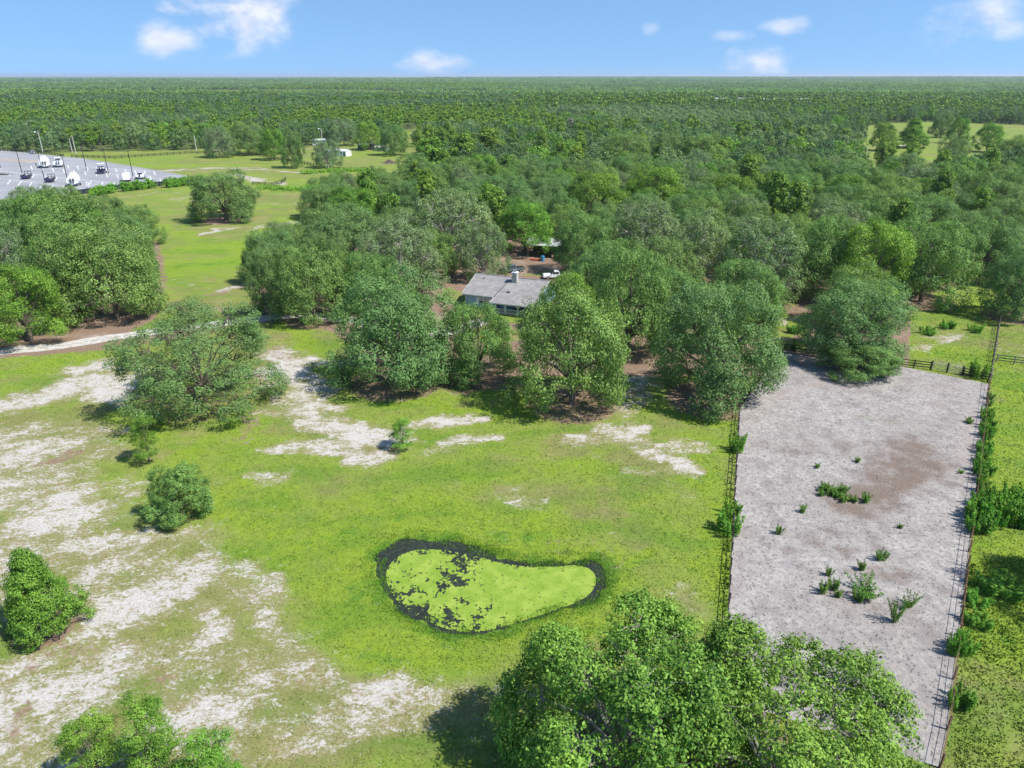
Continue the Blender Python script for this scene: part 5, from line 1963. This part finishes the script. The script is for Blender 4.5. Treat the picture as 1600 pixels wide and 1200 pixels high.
def pickup(x, y, rz, label, paint, cap=False):
    root = empty('pickup_truck', (x, y, 0), rz, label, 'pickup truck')
    prof = [(-2.75, .48), (-2.78, .98), (-.85, 1.02), (-.85, 1.0), (.95, 1.0), (1.15, 1.05), (2.55, .95), (2.72, .80), (2.70, .45)]
    MB().loft(side_loft(prof, .96, 0.02)).build('body', paint, root)
    prof = [(-.80, 1.02), (-.66, 1.74), (.35, 1.77), (1.05, 1.06)]
    MB().loft(side_loft(prof, .88, .18)).build('cab', paint, root)
    # glass
    MB().poly([(1.075, -.72, 1.09), (1.075, .72, 1.09), (.42, .62, 1.72), (.42, -.62, 1.72)])
    g = MB()
    g.poly([(1.07, -.74, 1.10), (1.07, .74, 1.10), (.44, .64, 1.71), (.44, -.64, 1.71)])
    g.build('windshield', 'glass_dark', root)
    g = MB()
    g.poly([(-.795, .66, 1.15), (-.795, -.66, 1.15), (-.70, -.58, 1.64), (-.70, .58, 1.64)])
    g.build('rear_window', 'glass_dark', root)
    for s in (-1, 1):
        for (xa, xb) in ((-.62, .02), (.10, .72)):
            g = MB()
            q = [(xa, s * .885, 1.16), (xb + .12, s * .885, 1.16), (xb - .18 if xb > .5 else xb, s * .755, 1.66), (xa + .05, s * .755, 1.66)]
            g.poly(q if s < 0 else q[::-1])
            g.build('side_window', 'glass_dark', root)
        MB().box((1.0, s * 1.02, 1.15), (.12, .22, .18)).build('mirror', 'black_paint', root)
        MB().box((2.70, s * .74, .82), (.08, .32, .18)).build('headlight', 'lamp_clear', root)
        MB().box((-2.78, s * .84, .85), (.06, .18, .30)).build('taillight', 'lamp_red', root)
        for wx in (-1.75, 1.75):
            wheel(root, wx, s * .86)
    b = MB()
    b.box((-1.8, 0, .94), (1.7, 1.5, .06))
    b.build('bed_floor', 'black_paint' if cap else 'rubber', root).location.z = .085
    MB().box((2.76, 0, .52), (.14, 1.8, .20)).build('bumper', 'steel', root)
    MB().box((-2.84, 0, .52), (.14, 1.8, .18)).build('bumper', 'steel', root)
    MB().box((2.72, 0, .78), (.05, 1.0, .22)).build('grille', 'black_paint', root)
    return root


x, y = ground_at(868, 435)
pickup(x, y, R(183), 'white pickup truck parked behind the right end of the blue house', 'boat_white')
x, y = ground_at(800, 425)
pickup(x, y, R(200), 'dark grey pickup truck parked under the trees behind the house', 'dark_truck', True)
x, y = ground_at(51, 240)
pickup(x, y, R(150), 'silver pickup truck parked at the forest edge behind the lot', 'silver_paint')


def boat_hull(L, W, H, mat, parent):
    secs = []
    for t in (0, .25, .5, .7, .85, .95, 1.0):
        x = -L / 2 + L * t
        w = W / 2 * (1 if t < .5 else max(.04, 1 - ((t - .5) / .5) ** 2.2))
        zk = .10 + .55 * H * max(0, (t - .55) / .45) ** 2
        top = H * (1 + .18 * t)
        secs.append([(x, -w, top), (x, -w * .92, zk + .35 * H), (x, 0, zk), (x, w * .92, zk + .35 * H), (x, w, top)])
    return MB().loft(secs).build('hull', mat, parent, (0, 0, .55))


def trailer(parent, L, W, axles=2, mat='steel'):
    f = MB()
    for s in (-1, 1):
        f.beam((-L / 2, s * W * .42, .5), (L * .25, s * W * .42, .5), .12, .14)
        f.beam((L * .25, s * W * .42, .5), (L * .62, 0, .5), .12, .14)
    for k in range(3):
        f.beam((-L * .42 + k * L * .3, -W * .42, .48), (-L * .42 + k * L * .3, W * .42, .48), .1, .1)
    f.beam((L * .62, 0, .5), (L * .75, 0, .5), .14, .14)
    f.build('trailer_frame', mat, parent)
    for k in range(axles):
        for s in (-1, 1):
            wheel(parent, -L * .18 + k * .85, s * (W * .5 + .02), .34, .22)
    for s in (-1, 1):
        MB().box((-L * .18 + .42 * (axles - 1), s * (W * .5 + .02), .78), (.9 * axles, .30, .07)).build('fender', mat, parent)


def boat(px, py, rz, kind, label, L=8.5, W=2.7, H=1.35):
    x, y = ground_at(px, py)
    root = empty('boat_on_trailer', (x, y, 0), rz, label, 'boat')
    root.scale = (1.12, 1.25, 1.2)
    trailer(root, L * .9, W)
    boat_hull(L, W, H, 'boat_white' if kind != 'tower' else 'navy', root)
    if kind == 'covered':
        secs = []
        for t in (0, .15, .35, .55, .75, .9, 1.0):
            xx = -L / 2 + L * t
            w = W / 2 * (1.02 if t < .5 else max(.05, 1.03 - ((t - .5) / .5) ** 2.2))
            hh = (1.1, 1.35, 1.9, 2.1, 1.25, .65, .2)[int(round(t * 6)) if False else (0, .15, .35, .55, .75, .9, 1.0).index(t)]
            z = .55 + H * (1 + .18 * t) - .05
            secs.append([(xx, -w, z - .25), (xx, -w * .9, z + hh * .45), (xx, -w * .35, z + hh * .95), (xx, w * .35, z + hh * .95), (xx, w * .9, z + hh * .45), (xx, w, z - .25)])
        MB().loft(secs).build('cover', 'cover_white', root)
    elif kind == 'cabin':
        z = .55 + H
        MB().box((.3, 0, z + .55), (2.6, 1.7, 1.1), 0, .8).build('cabin', 'boat_white', root)
        MB().box((.3, 0, z + 1.35), (3.0, 2.0, .12)).build('hardtop', 'boat_white', root)
        g = MB()
        g.box((-.2, 0, z + .72), (2.2, 1.62, .42), 0, .9)
        g.build('window', 'glass_dark', root)
        MB().box((-2.2, 0, z + .1), (1.9, 1.9, .12)).build('deck', 'boat_white', root)
    elif kind == 'tower':
        z = .55 + H
        b = MB()
        for s in (-1, 1):
            b.tube([(.6, s * 1.15, z), (0, s * .95, z + 1.4), (-.5, s * 1.15, z)], [.05, .05, .05], 5)
        b.tube([(0, -.95, z + 1.4), (0, .95, z + 1.4)], [.05, .05], 5)
        b.build('tower', 'steel', root)
        MB().box((-.1, 0, z + 1.5), (1.9, 2.2, .08)).build('canopy', 'cover_white', root)
        MB().box((.5, 0, z + .22), (.1, 2.2, .5)).build('windshield', 'glass_dark', root)
        MB().box((-.8, 0, z + .06), (5.5, 2.2, .14)).build('deck', 'boat_white', root)
        MB().box((1.9, 0, z + .2), (2.2, 1.3, .16)).build('seat', 'boat_white', root)
    elif kind == 'open':
        z = .55 + H
        MB().box((-.3, 0, z + .03), (L * .6, W * .8, .1)).build('deck', 'steel', root)
        MB().box((.0, 0, z + .35), (.7, .7, .7), 0, .8).build('console', 'boat_white', root)
        MB().box((-1.2, 0, z + .3), (.6, 1.4, .5)).build('seat', 'navy', root)
    for s in ((-.4, .4) if kind != 'open' else (0,)):
        m = MB()
        m.box((-L / 2 - .35, s, .55 + H + .25), (.55, .42, .6), 0, .8)
        m.box((-L / 2 - .35, s, .55 + H - .5), (.28, .18, 1.0))
        m.build('outboard_motor', 'navy' if kind == 'cabin' else 'black_paint', root)
    return root


boat(71, 261, R(121), 'covered', 'large white shrink-wrapped boat in the back row of the parking lot', 10.5, 3.4, 1.6)
boat(93, 260, R(118), 'cabin', 'white cabin boat beside the wrapped one in the back row', 9.5, 3.2, 1.5)
boat(118, 289, R(112), 'covered', 'white covered boat alone in the front row of the parking lot', 10.0, 3.2, 1.5)
boat(160, 270, R(116), 'tower', 'dark hulled boat with a tower, in the middle of the lot', 8.5, 2.8, 1.3)
boat(220, 279, R(114), 'open', 'low open boat on a trailer at the right end of the row', 7.0, 2.5, 1.0)


def box_trailer(px, py, rz, label):
    x, y = ground_at(px, py)
    root = empty('box_trailer', (x, y, 0), rz, label, 'trailer')
    L, W = 7.0, 2.6
    trailer(root, L * .85, W, 2, 'black_paint')
    MB().box((0, 0, .78), (L, W - .06, .26)).build('chassis', 'navy', root)
    MB().box((0, 0, 1.95), (L, W, 2.08)).build('box', 'cover_white', root)
    MB().box((0, 0, 3.03), (L + .05, W + .05, .08)).build('roof', 'boat_white', root)
    MB().box((-L / 2 - .03, 0, 1.8), (.04, 2.2, 1.7)).build('rear_door', 'white_paint', root)
    for s in (-1, 1):
        MB().box((-L / 2 - .04, s * 1.1, .82), (.05, .3, .16)).build('taillight', 'lamp_red', root)
    for s in (-1, 1):
        MB().box((L / 2 + .02, s * .7, 2.1), (.03, .12, 1.2)).build('brace', 'steel', root)


box_trailer(199, 283, R(115), 'white box trailer next to the rightmost black lamp post')


def dump_trailer(px, py, rz, label):
    x, y = ground_at(px, py)
    root = empty('equipment_trailer', (x, y, 0), rz, label, 'trailer')
    L, W = 6.5, 2.7
    trailer(root, L * .85, W, 2, 'black_paint')
    MB().box((0, 0, .74), (L, W, .14)).build('deck', 'navy', root)
    for s in (-1, 1):
        MB().box((0, s * (W / 2 - .04), 1.25), (L, .08, .86)).build('side_wall', 'black_paint', root)
    MB().box((-L / 2 + .04, 0, 1.25), (.08, W - .18, .86)).build('tailgate', 'navy', root)
    f = MB()
    for y_ in (-1.2, 0, 1.2):
        f.beam((L / 2 - .1, y_, .8), (L / 2 - .1, y_, 2.7), .16, .16)
    f.beam((L / 2 - .1, -1.28, 2.7), (L / 2 - .1, 1.28, 2.7), .2, .2)
    f.beam((L / 2 - .1, -1.2, 1.7), (L / 2 - .1, 1.2, 1.7), .12, .12)
    f.build('headache_rack', 'black_paint', root)
    for s in (-1, 1):
        MB().box((-L / 2 - .03, s * 1.1, .8), (.05, .3, .16)).build('taillight', 'lamp_red', root)


dump_trailer(42, 279, R(108), 'left of two dark flat trailers with a tall front rack')
dump_trailer(79, 284, R(108), 'right of two dark flat trailers with a tall front rack')
x, y = ground_at(6, 273)
root = empty('flat_trailer', (x, y, 0), R(-6), 'low pale flat trailer cut by the left edge of the picture', 'trailer')
trailer(root, 6.5, 2.4, 2, 'steel')
MB().box((0, 0, .66), (6.2, 2.3, .12)).build('deck', 'dry_wood', root)
MB().box((-3.0, 0, 1.1), (.08, 2.3, .8)).build('ramp', 'steel', root)
for (px, py, lb) in ((136, 291, 'white bollard right of the front row covered boat'), (139, 291.5, 'second white bollard right of the front row covered boat'), (233, 281, 'white bollard at the right end of the trailers'), (236, 281.5, 'outermost white bollard at the right end of the trailers'),
                     (57, 260, 'dark bollard left of the wrapped boat'), (63, 260, 'dark bollard nearest the wrapped boat')):
    x, y = ground_at(px, py)
    o = MB().tube([(0, 0, 0), (0, 0, 1.5), (0, 0, 1.7)], [.17, .17, .08], 8).build('bollard', 'white_paint' if 'white' in lb else 'black_paint', None, (x, y, .02))
    tag(o, lb, 'bollard')


def screen_fence(pts, label):
    root = empty('screen_fence', (*pts[0], 0), 0, label, 'fence')
    ox, oy = pts[0]
    for i in range(len(pts) - 1):
        a, b_ = Vector((pts[i][0] - ox, pts[i][1] - oy)), Vector((pts[i + 1][0] - ox, pts[i + 1][1] - oy))
        n = max(1, round((b_ - a).length / 3.0))
        for k in range(n):
            p, q = a.lerp(b_, k / n), a.lerp(b_, (k + 1) / n)
            MB().beam((p.x, p.y, .9), (q.x, q.y, .9), .05, 1.7).build('screen_panel', 'screen_black', root)
            MB().box((p.x, p.y, 1.0), (.12, .12, 2.0)).build('post', 'black_paint', root)


screen_fence(G([(112, 306), (150, 300), (200, 294), (250, 291), (262, 287), (320, 282)]), 'black privacy screen fence behind the parking lot hedges')


# ------------------------------------------------------------------ the blue house
def build_house():
    ox, oy = ground_at(722, 458, 2.75)
    rz = R(-22)
    root = empty('blue_house', (ox, oy, 0), rz, 'light blue single storey house with a grey shingle roof among the oaks', 'house')
    Lh, D, ze, zr = 15.0, 12.0, 2.75, 5.0
    yr = 6.4
    px0, py0 = 6.6, -2.0                                # porch section projects
    # walls
    def wall(a, b_, h, name='wall', mat='blue_siding', z0=.35):
        L = math.dist(a, b_)
        o = MB().box((L / 2, 0, h / 2), (L, .16, h)).build(name, mat, root, (a[0], a[1], z0))
        o.rotation_euler = (0, 0, math.atan2(b_[1] - a[1], b_[0] - a[0]))
        return o
    wall((.6, .6), (6.6, .6), 2.35)
    wall((6.7, 1.2), (Lh - .5, 1.2), 2.35)
    wall((.6, .7), (.6, D - .7), 2.35)
    wall((Lh - .5, 1.3), (Lh - .5, D - .7), 2.35)
    wall((.6, D - .6), (Lh - .5, D - .6), 2.35)
    MB().box((Lh / 2 + .05, D / 2 + .1, .17), (Lh - 1.1, D - 1.4, .34)).build('foundation', 'concrete', root)
    for xx in (.62, Lh - .48):
        g = MB()
        for s in (-.07, .07):
            pts = [(xx + s, .6, 2.72), (xx + s, D - .6, 2.72), (xx + s, yr, zr - .18)]
            g.poly(pts if s > 0 else pts[::-1])
        g.build('gable', 'blue_siding', root)
    MB().box((.51, .51, 1.5), (.14, .14, 2.3)).build('corner_board', 'trim_cream', root)
    MB().box((6.65, .51, 1.5), (.12, .14, 2.3)).build('corner_board', 'trim_cream', root)
    # roof planes with thickness
    sl = (zr - ze) / (yr - 0)

    def slab(name, pts, mat='roof_shingle', th=.14):
        b_ = MB()
        n = len(pts)
        b_.poly(pts)
        b_.poly([(p[0], p[1], p[2] - th) for p in reversed(pts)])
        for i in range(n):
            a, c = pts[i], pts[(i + 1) % n]
            b_.poly([a, (a[0], a[1], a[2] - th), (c[0], c[1], c[2] - th), c])
        return b_.build(name, mat, root)
    zb = ze
    slab('roof', [(0, 0, ze), (6.5, 0, ze), (7.6, yr, zr), (0, yr, zr)])
    slab('roof', [(6.5, 0, ze), (6.5, py0, ze - .42), (Lh, py0, ze - .42), (Lh, yr, zr), (7.6, yr, zr)])
    slab('roof', [(0, yr, zr), (Lh, yr, zr), (Lh, D, ze), (0, D, ze)])
    MB().beam((-.02, yr, zr + .03), (Lh + .02, yr, zr + .03), .26, .07).build('ridge_cap', 'roof_shingle', root)
    v = MB()
    v.beam((6.5, 0, ze + .02), (7.6, yr, zr + .02), .12, .05)
    v.build('valley_flashing', 'black_paint', root)
    # fascia, gutters
    f = MB()
    f.beam((0, -.03, ze - .12), (6.42, -.03, ze - .12), .05, .20)
    f.beam((6.5, py0 - .03, ze - .54), (Lh, py0 - .03, ze - .54), .05, .20)
    f.beam((6.46, 0, ze - .12), (6.46, py0, ze - .54), .05, .20)
    f.beam((-.03, 0, ze - .10), (-.03, yr, zr - .10), .05, .18)
    f.beam((-.03, yr, zr - .10), (-.03, D, ze - .10), .05, .18)
    f.beam((Lh + .03, py0, ze - .52), (Lh + .03, yr, zr - .10), .05, .18)
    f.build('fascia', 'trim_cream', root)
    # chimney
    ch = MB().box((8.7, 5.0, 5.3), (.95, .95, 2.0)).build('chimney', 'siding_grey', root)
    MB().box((8.7, 5.0, 6.36), (1.15, 1.15, .14)).build('chimney_cap', 'boat_white', ch)
    MB().tube([(8.7, 5.0, 6.42), (8.7, 5.0, 6.75)], [.22, .22], 10).build('flue', 'steel', ch)
    MB().box((8.7, 5.0, 6.80), (.6, .6, .06)).build('rain_cap', 'steel', ch)
    for (vx, vy) in ((2.3, 5.0), (11.6, 4.4), (12.8, 2.0)):
        zz = ze + sl * vy
        MB().tube([(vx, vy, zz - .1), (vx, vy, zz + .35)], [.06, .06], 8).build('vent_pipe', 'white_paint' if vx > 5 else 'black_paint', root)

    # windows
    def window(x0, w, z0, h, yw, mull=2):
        fr = MB()
        fr.box((x0 + w / 2, yw - .03, z0 + h + .04), (w + .16, .08, .08))
        fr.box((x0 + w / 2, yw - .03, z0 - .04), (w + .16, .10, .08))
        for k in range(mull + 1):
            fr.box((x0 + w * k / mull, yw - .028, z0 + h / 2), (.08, .07, h))
        fr.box((x0 + w / 2, yw - .025, z0 + h / 2), (w, .05, .05))
        o = fr.build('window', 'white_paint', root)
        for k in range(mull):
            for j in range(2):
                MB().box((x0 + w * (k + .5) / mull, yw - .008, z0 + h * (j * .5 + .25)), (w / mull - .1, .02, h / 2 - .06)).build('pane', 'glass_dark' if j == 0 else 'glass_blind', o)
        return o
    window(3.2, 1.9, 1.0, 1.15, .50)
    for xs in (2.93, 5.37):
        MB().box((xs, .49, 1.57), (.40, .06, 1.35)).build('shutter', 'white_paint', root)
    window(9.9, 1.5, 1.05, 1.15, 1.10)
    window(12.3, 1.2, 1.05, 1.15, 1.10)
    MB().box((9.3, 1.08, 1.57), (.36, .06, 1.25)).build('shutter', 'white_paint', root)
    d = MB().box((8.3, 1.09, 1.38), (.95, .08, 2.05)).build('door', 'white_paint', root)
    MB().box((8.65, 1.03, 1.35), (.06, .06, .12)).build('handle', 'steel', d)
    # porch
    MB().box((10.6, -.35, .24), (7.8, 2.9, .20)).build('porch_floor', 'dry_wood', root)
    for xx in (6.9, 9.4, 11.9, 14.4):
        MB().box((xx, py0 + .35, 1.30), (.15, .15, 1.92)).build('porch_post', 'white_paint', root)
    rl = MB()
    rl.box((10.65, py0 + .35, 1.18), (7.4, .07, .07))
    rl.box((10.65, py0 + .35, .47), (7.4, .06, .06))
    rl.box((6.9, -.6, 1.18), (.07, 1.9, .07))
    rl.box((6.9, -.6, .47), (.06, 1.9, .06))
    rl.build('railing', 'white_paint', root)
    bm = MB().box((0, 0, .35), (.04, .04, .66)).mesh('baluster', 'white_paint')
    for k in range(36):
        xx = 7.05 + k * .205
        if abs((xx - 6.9) % 2.5) > .1:
            link_mesh('baluster', bm, root, (xx, py0 + .35, .48))
    for k in range(9):
        link_mesh('baluster', bm, root, (6.9, -1.4 + k * .2, .48))
    # satellite dish on the roof
    dsh = MB()
    secs = []
    for rr, dd in ((.02, 0), (.22, .03), (.36, .10), (.38, .13)):
        secs.append([(rr * math.cos(2 * math.pi * j / 12), -dd, rr * math.sin(2 * math.pi * j / 12)) for j in range(12)])
    dsh.loft(secs)
    dd = empty('satellite_dish', (0, 0, 0))
    bpy.data.objects.remove(dd)
    o = dsh.build('satellite_dish', 'boat_white', root, (9.0, 1.6, ze + sl * 1.6 + .55))
    o.rotation_euler = (R(25), 0, R(-40))
    MB().tube([(9.0, 1.6, ze + sl * 1.6 - .05), (9.0, 1.66, ze + sl * 1.6 + .55)], [.03, .03], 6).build('mast', 'steel', root)
    # things on the porch
    for (cx, lb) in ((10.6, 'dark porch chair left on the blue house porch'), (11.4, 'dark porch chair right on the blue house porch')):
        lx, ly = cx, -.2
        wx = ox + lx * math.cos(rz) - ly * math.sin(rz)
        wy = oy + lx * math.sin(rz) + ly * math.cos(rz)
        c = empty('porch_chair', (wx, wy, .34), rz, lb, 'chair')
        MB().box((0, 0, .43), (.55, .5, .06)).build('seat', 'black_paint', c)
        MB().box((0, .25, .75), (.55, .05, .6)).build('backrest', 'black_paint', c)
        for sx in (-.24, .24):
            for sy in (-.2, .2):
                MB().box((sx, sy, .2), (.05, .05, .4)).build('leg', 'black_paint', c)


plain('siding_grey', (0.42, 0.41, 0.38), 0.8, 0.2, 0.12, 2.0)
plain('glass_blind', (0.42, 0.44, 0.42), 0.2, 0.5, 0.05)
build_house()


def shed(name, px, py, rz, L, D, h, rise, wall, roofm, label, openf=False, windows=2, door=True, cat='shed'):
    x, y = ground_at(px, py)
    root = empty(name, (x, y, 0), rz, label, cat)
    if openf:
        for sx in (-1, 1):
            for sy in (-1, 0, 1):
                MB().box((sx * (L / 2 - .2), sy * (D / 2 - .2), h / 2), (.18, .18, h)).build('post', 'dry_wood', root)
        MB().box((0, D / 2 - .08, h / 2), (L - .6, .08, h - .1)).build('back_wall', 'shed_dark', root)
    else:
        MB().box((0, -D / 2 + .06, h / 2), (L, .12, h)).build('wall', wall, root)
        MB().box((0, D / 2 - .06, h / 2), (L, .12, h)).build('wall', wall, root)
        for s in (-1, 1):
            MB().box((s * (L / 2 - .06), 0, h / 2), (.115, D - .24, h)).build('wall', wall, root)
            g = MB()
            for e in (-.05, .05):
                pts = [(s * (L / 2 - .06) + e, -D / 2, h), (s * (L / 2 - .06) + e, D / 2, h), (s * (L / 2 - .06) + e, 0, h + rise)]
                g.poly(pts if e > 0 else pts[::-1])
            g.build('gable', wall, root)
        for k in range(windows):
            xx = -L / 2 + L * (k + .8) / (windows + .8)
            f = MB().box((xx, -D / 2 - .02, h * .6), (1.1, .06, .9)).build('window', 'trim_cream', root)
            MB().box((xx, -D / 2 - .06, h * .6), (.9, .03, .7)).build('pane', 'glass_dark', f)
        if door:
            MB().box((L / 2 - 1.2, -D / 2 - .03, 1.05), (.95, .07, 2.1)).build('door', 'shed_dark', root)
    for s in (-1, 1):
        b_ = MB()
        pts = [(-L / 2 - .3, s * (D / 2 + .35), h - .12 + .02), (L / 2 + .3, s * (D / 2 + .35), h - .12 + .02), (L / 2 + .3, 0, h + rise + .02), (-L / 2 - .3, 0, h + rise + .02)]
        if s > 0:
            pts = pts[::-1]
        b_.poly(pts)
        b_.poly([(p[0], p[1], p[2] - .08) for p in reversed(pts)])
        for i in range(4):
            a, c = pts[i], pts[(i + 1) % 4]
            b_.poly([a, (a[0], a[1], a[2] - .08), (c[0], c[1], c[2] - .08), c])
        b_.build('roof', roofm, root)
    return root


shed('pole_barn', 853, 398, R(-14), 8.0, 6.5, 3.1, 1.0, 'shed_dark', 'metal_roof', 'open pole barn with a pale metal roof behind the parked trucks', openf=True, cat='barn')
shed('mobile_home', 527, 243, R(-22), 15, 5.0, 2.8, .8, 'boat_white', 'metal_roof', 'white mobile home behind the greyish ragged oak', windows=4, cat='mobile home')
shed('shed', 573, 233, R(-16), 9, 5.0, 2.8, .7, 'shed_dark', 'metal_roof', 'dark shed under the tall trees right of the mobile home', windows=1)
shed('shed', 597, 236, R(-10), 7, 4.0, 2.4, .6, 'silver_paint', 'metal_roof', 'pale blue-grey shed half hidden beside the dark shed', windows=1)
shed('shed', 499, 226, R(10), 8, 5.0, 2.8, .8, 'boat_white', 'metal_roof', 'small white building behind the left end of the mobile home', windows=1)
for (px, py, L, lb) in ((1124, 161, 26, 'long pale building far off, leftmost of the distant row'), (1158, 161, 20, 'second pale building from the left in the distant row'), (1188, 162, 24, 'third pale building from the left in the distant row'),
                        (1218, 161.5, 20, 'fourth pale building of the distant row'), (1250, 162, 22, 'rightmost pale building of the distant row')):
    shed('warehouse', px, py, R(-8), L, 12, 6, 2.0, 'cover_white', 'metal_roof', lb, windows=0, door=False, cat='warehouse')
shed('roofed_shelter', 1026, 262, R(5), 7, 5, 2.6, .6, 'shed_dark', 'metal_roof', 'small pale roof glimpsed under the dark oaks behind the grove', openf=True, cat='shelter')

# things in the yard
x, y = ground_at(848, 408)
o = MB()
o.loft([[(r_ * math.cos(2 * math.pi * j / 12), r_ * math.sin(2 * math.pi * j / 12), z) for j in range(12)] for r_, z in ((.40, 0), (.43, .1), (.43, .55), (.46, .6), (.43, .65), (.43, 1.15), (.40, 1.25))])
tag(o.build('barrel', 'blue_plastic', None, (x, y, 0)), 'blue plastic barrel standing in front of the pole barn', 'barrel')
x, y = ground_at(838, 407)
k_ = MB()
secs = []
for t in (0, .15, .4, .6, .85, 1):
    w = .38 * math.sin(math.pi * (.06 + .88 * t))
    xx = -1.6 + 3.2 * t
    zc = .15 * abs(2 * t - 1) ** 2
    secs.append([(xx, -w, .28 + zc), (xx, -w * .7, .06 + zc), (xx, 0, zc), (xx, w * .7, .06 + zc), (xx, w, .28 + zc), (xx, 0, .34 + zc)])
k_.loft(secs)
o = k_.build('kayak', 'red_plastic', None, (x, y, .02))
o.rotation_euler = (0, 0, R(-10))
tag(o, 'red kayak lying on the brown ground by the blue barrel', 'kayak')


# brush pile
def brush_pile(px, py, r_, label):
    x, y = ground_at(px, py)
    rg = random.Random(4)
    mb = MB()
    for k in range(220):
        a = rg.uniform(0, 6.28)
        d = rg.uniform(0, r_)
        h = max(.1, (1 - d / r_) * 1.8) * rg.uniform(.2, 1)
        b0 = Vector((math.cos(a) * d, math.sin(a) * d, h))
        dr = Vector((rg.gauss(0, 1), rg.gauss(0, 1), rg.gauss(0, .25))).normalized() * rg.uniform(.6, 1.6)
        mb.tube([b0 - dr, b0 + dr], [.07, .03], 4, cap=False)
    o = mb.build('brush_pile', 'brush_grey', None, (x, y, 0))
    tag(o, label, 'brush pile')


brush_pile(608, 255, 3.6, 'grey heap of cut brush in the far field right of the mobile home')

# bare tree among the far wood
def bare_tree(px, py, h, label):
    x, y = ground_at(px, py)
    rg = random.Random(8)
    root = empty('bare_tree', (x, y, 0), 0, label, 'dead tree')
    MB().tube([(0, 0, 0), (.2, 0, h * .35), (0, .1, h * .5)], [.35, .28, .2], 7).build('trunk', 'pale_bark', root)
    mb = MB()
    for k in range(42):
        a = rg.uniform(0, 6.28)
        e = Vector((math.cos(a) * rg.uniform(1, 4), math.sin(a) * rg.uniform(1, 4), h * rg.uniform(.6, 1)))
        m_ = Vector((e.x * .4, e.y * .4, h * .58))
        mb.tube([(0, .05, h * rg.uniform(.3, .5)), m_, e], [.14, .09, .04], 4, cap=False)
        for j in range(5):
            f_ = e + Vector((rg.gauss(0, 1), rg.gauss(0, 1), rg.gauss(.3, .6))) * 1.1
            mb.tube([m_.lerp(e, .7), f_], [.07, .04], 3, cap=False)
    mb.build('crown', 'pale_bark', root)


bare_tree(895, 214, 13, 'leafless pinkish-grey tree standing out in the far wood')
bare_tree(1580, 185, 13, 'leafless white tree near the right edge of the far wood')

# ------------------------------------------------------------------ air
def build_haze():
    m = bpy.data.materials.new('haze_air')
    m.use_nodes = True
    t = m.node_tree
    t.nodes.clear()
    v = t.nodes.new('ShaderNodeVolumePrincipled')
    v.inputs['Color'].default_value = (0.80, 0.88, 1.0, 1)
    v.inputs['Density'].default_value = 0.00006
    v.inputs['Anisotropy'].default_value = 0.2
    o = t.nodes.new('ShaderNodeOutputMaterial')
    t.links.new(v.outputs[0], o.inputs['Volume'])
    mb = MB().box((0, 9000, 38), (62000, 42000, 78))
    me = mb.mesh('haze', 'bark')
    me.materials.clear()
    me.materials.append(m)
    tag(link_mesh('haze', me), 'thin bluish air softening the far forest', 'haze', kind='stuff')


build_haze()
print('done')
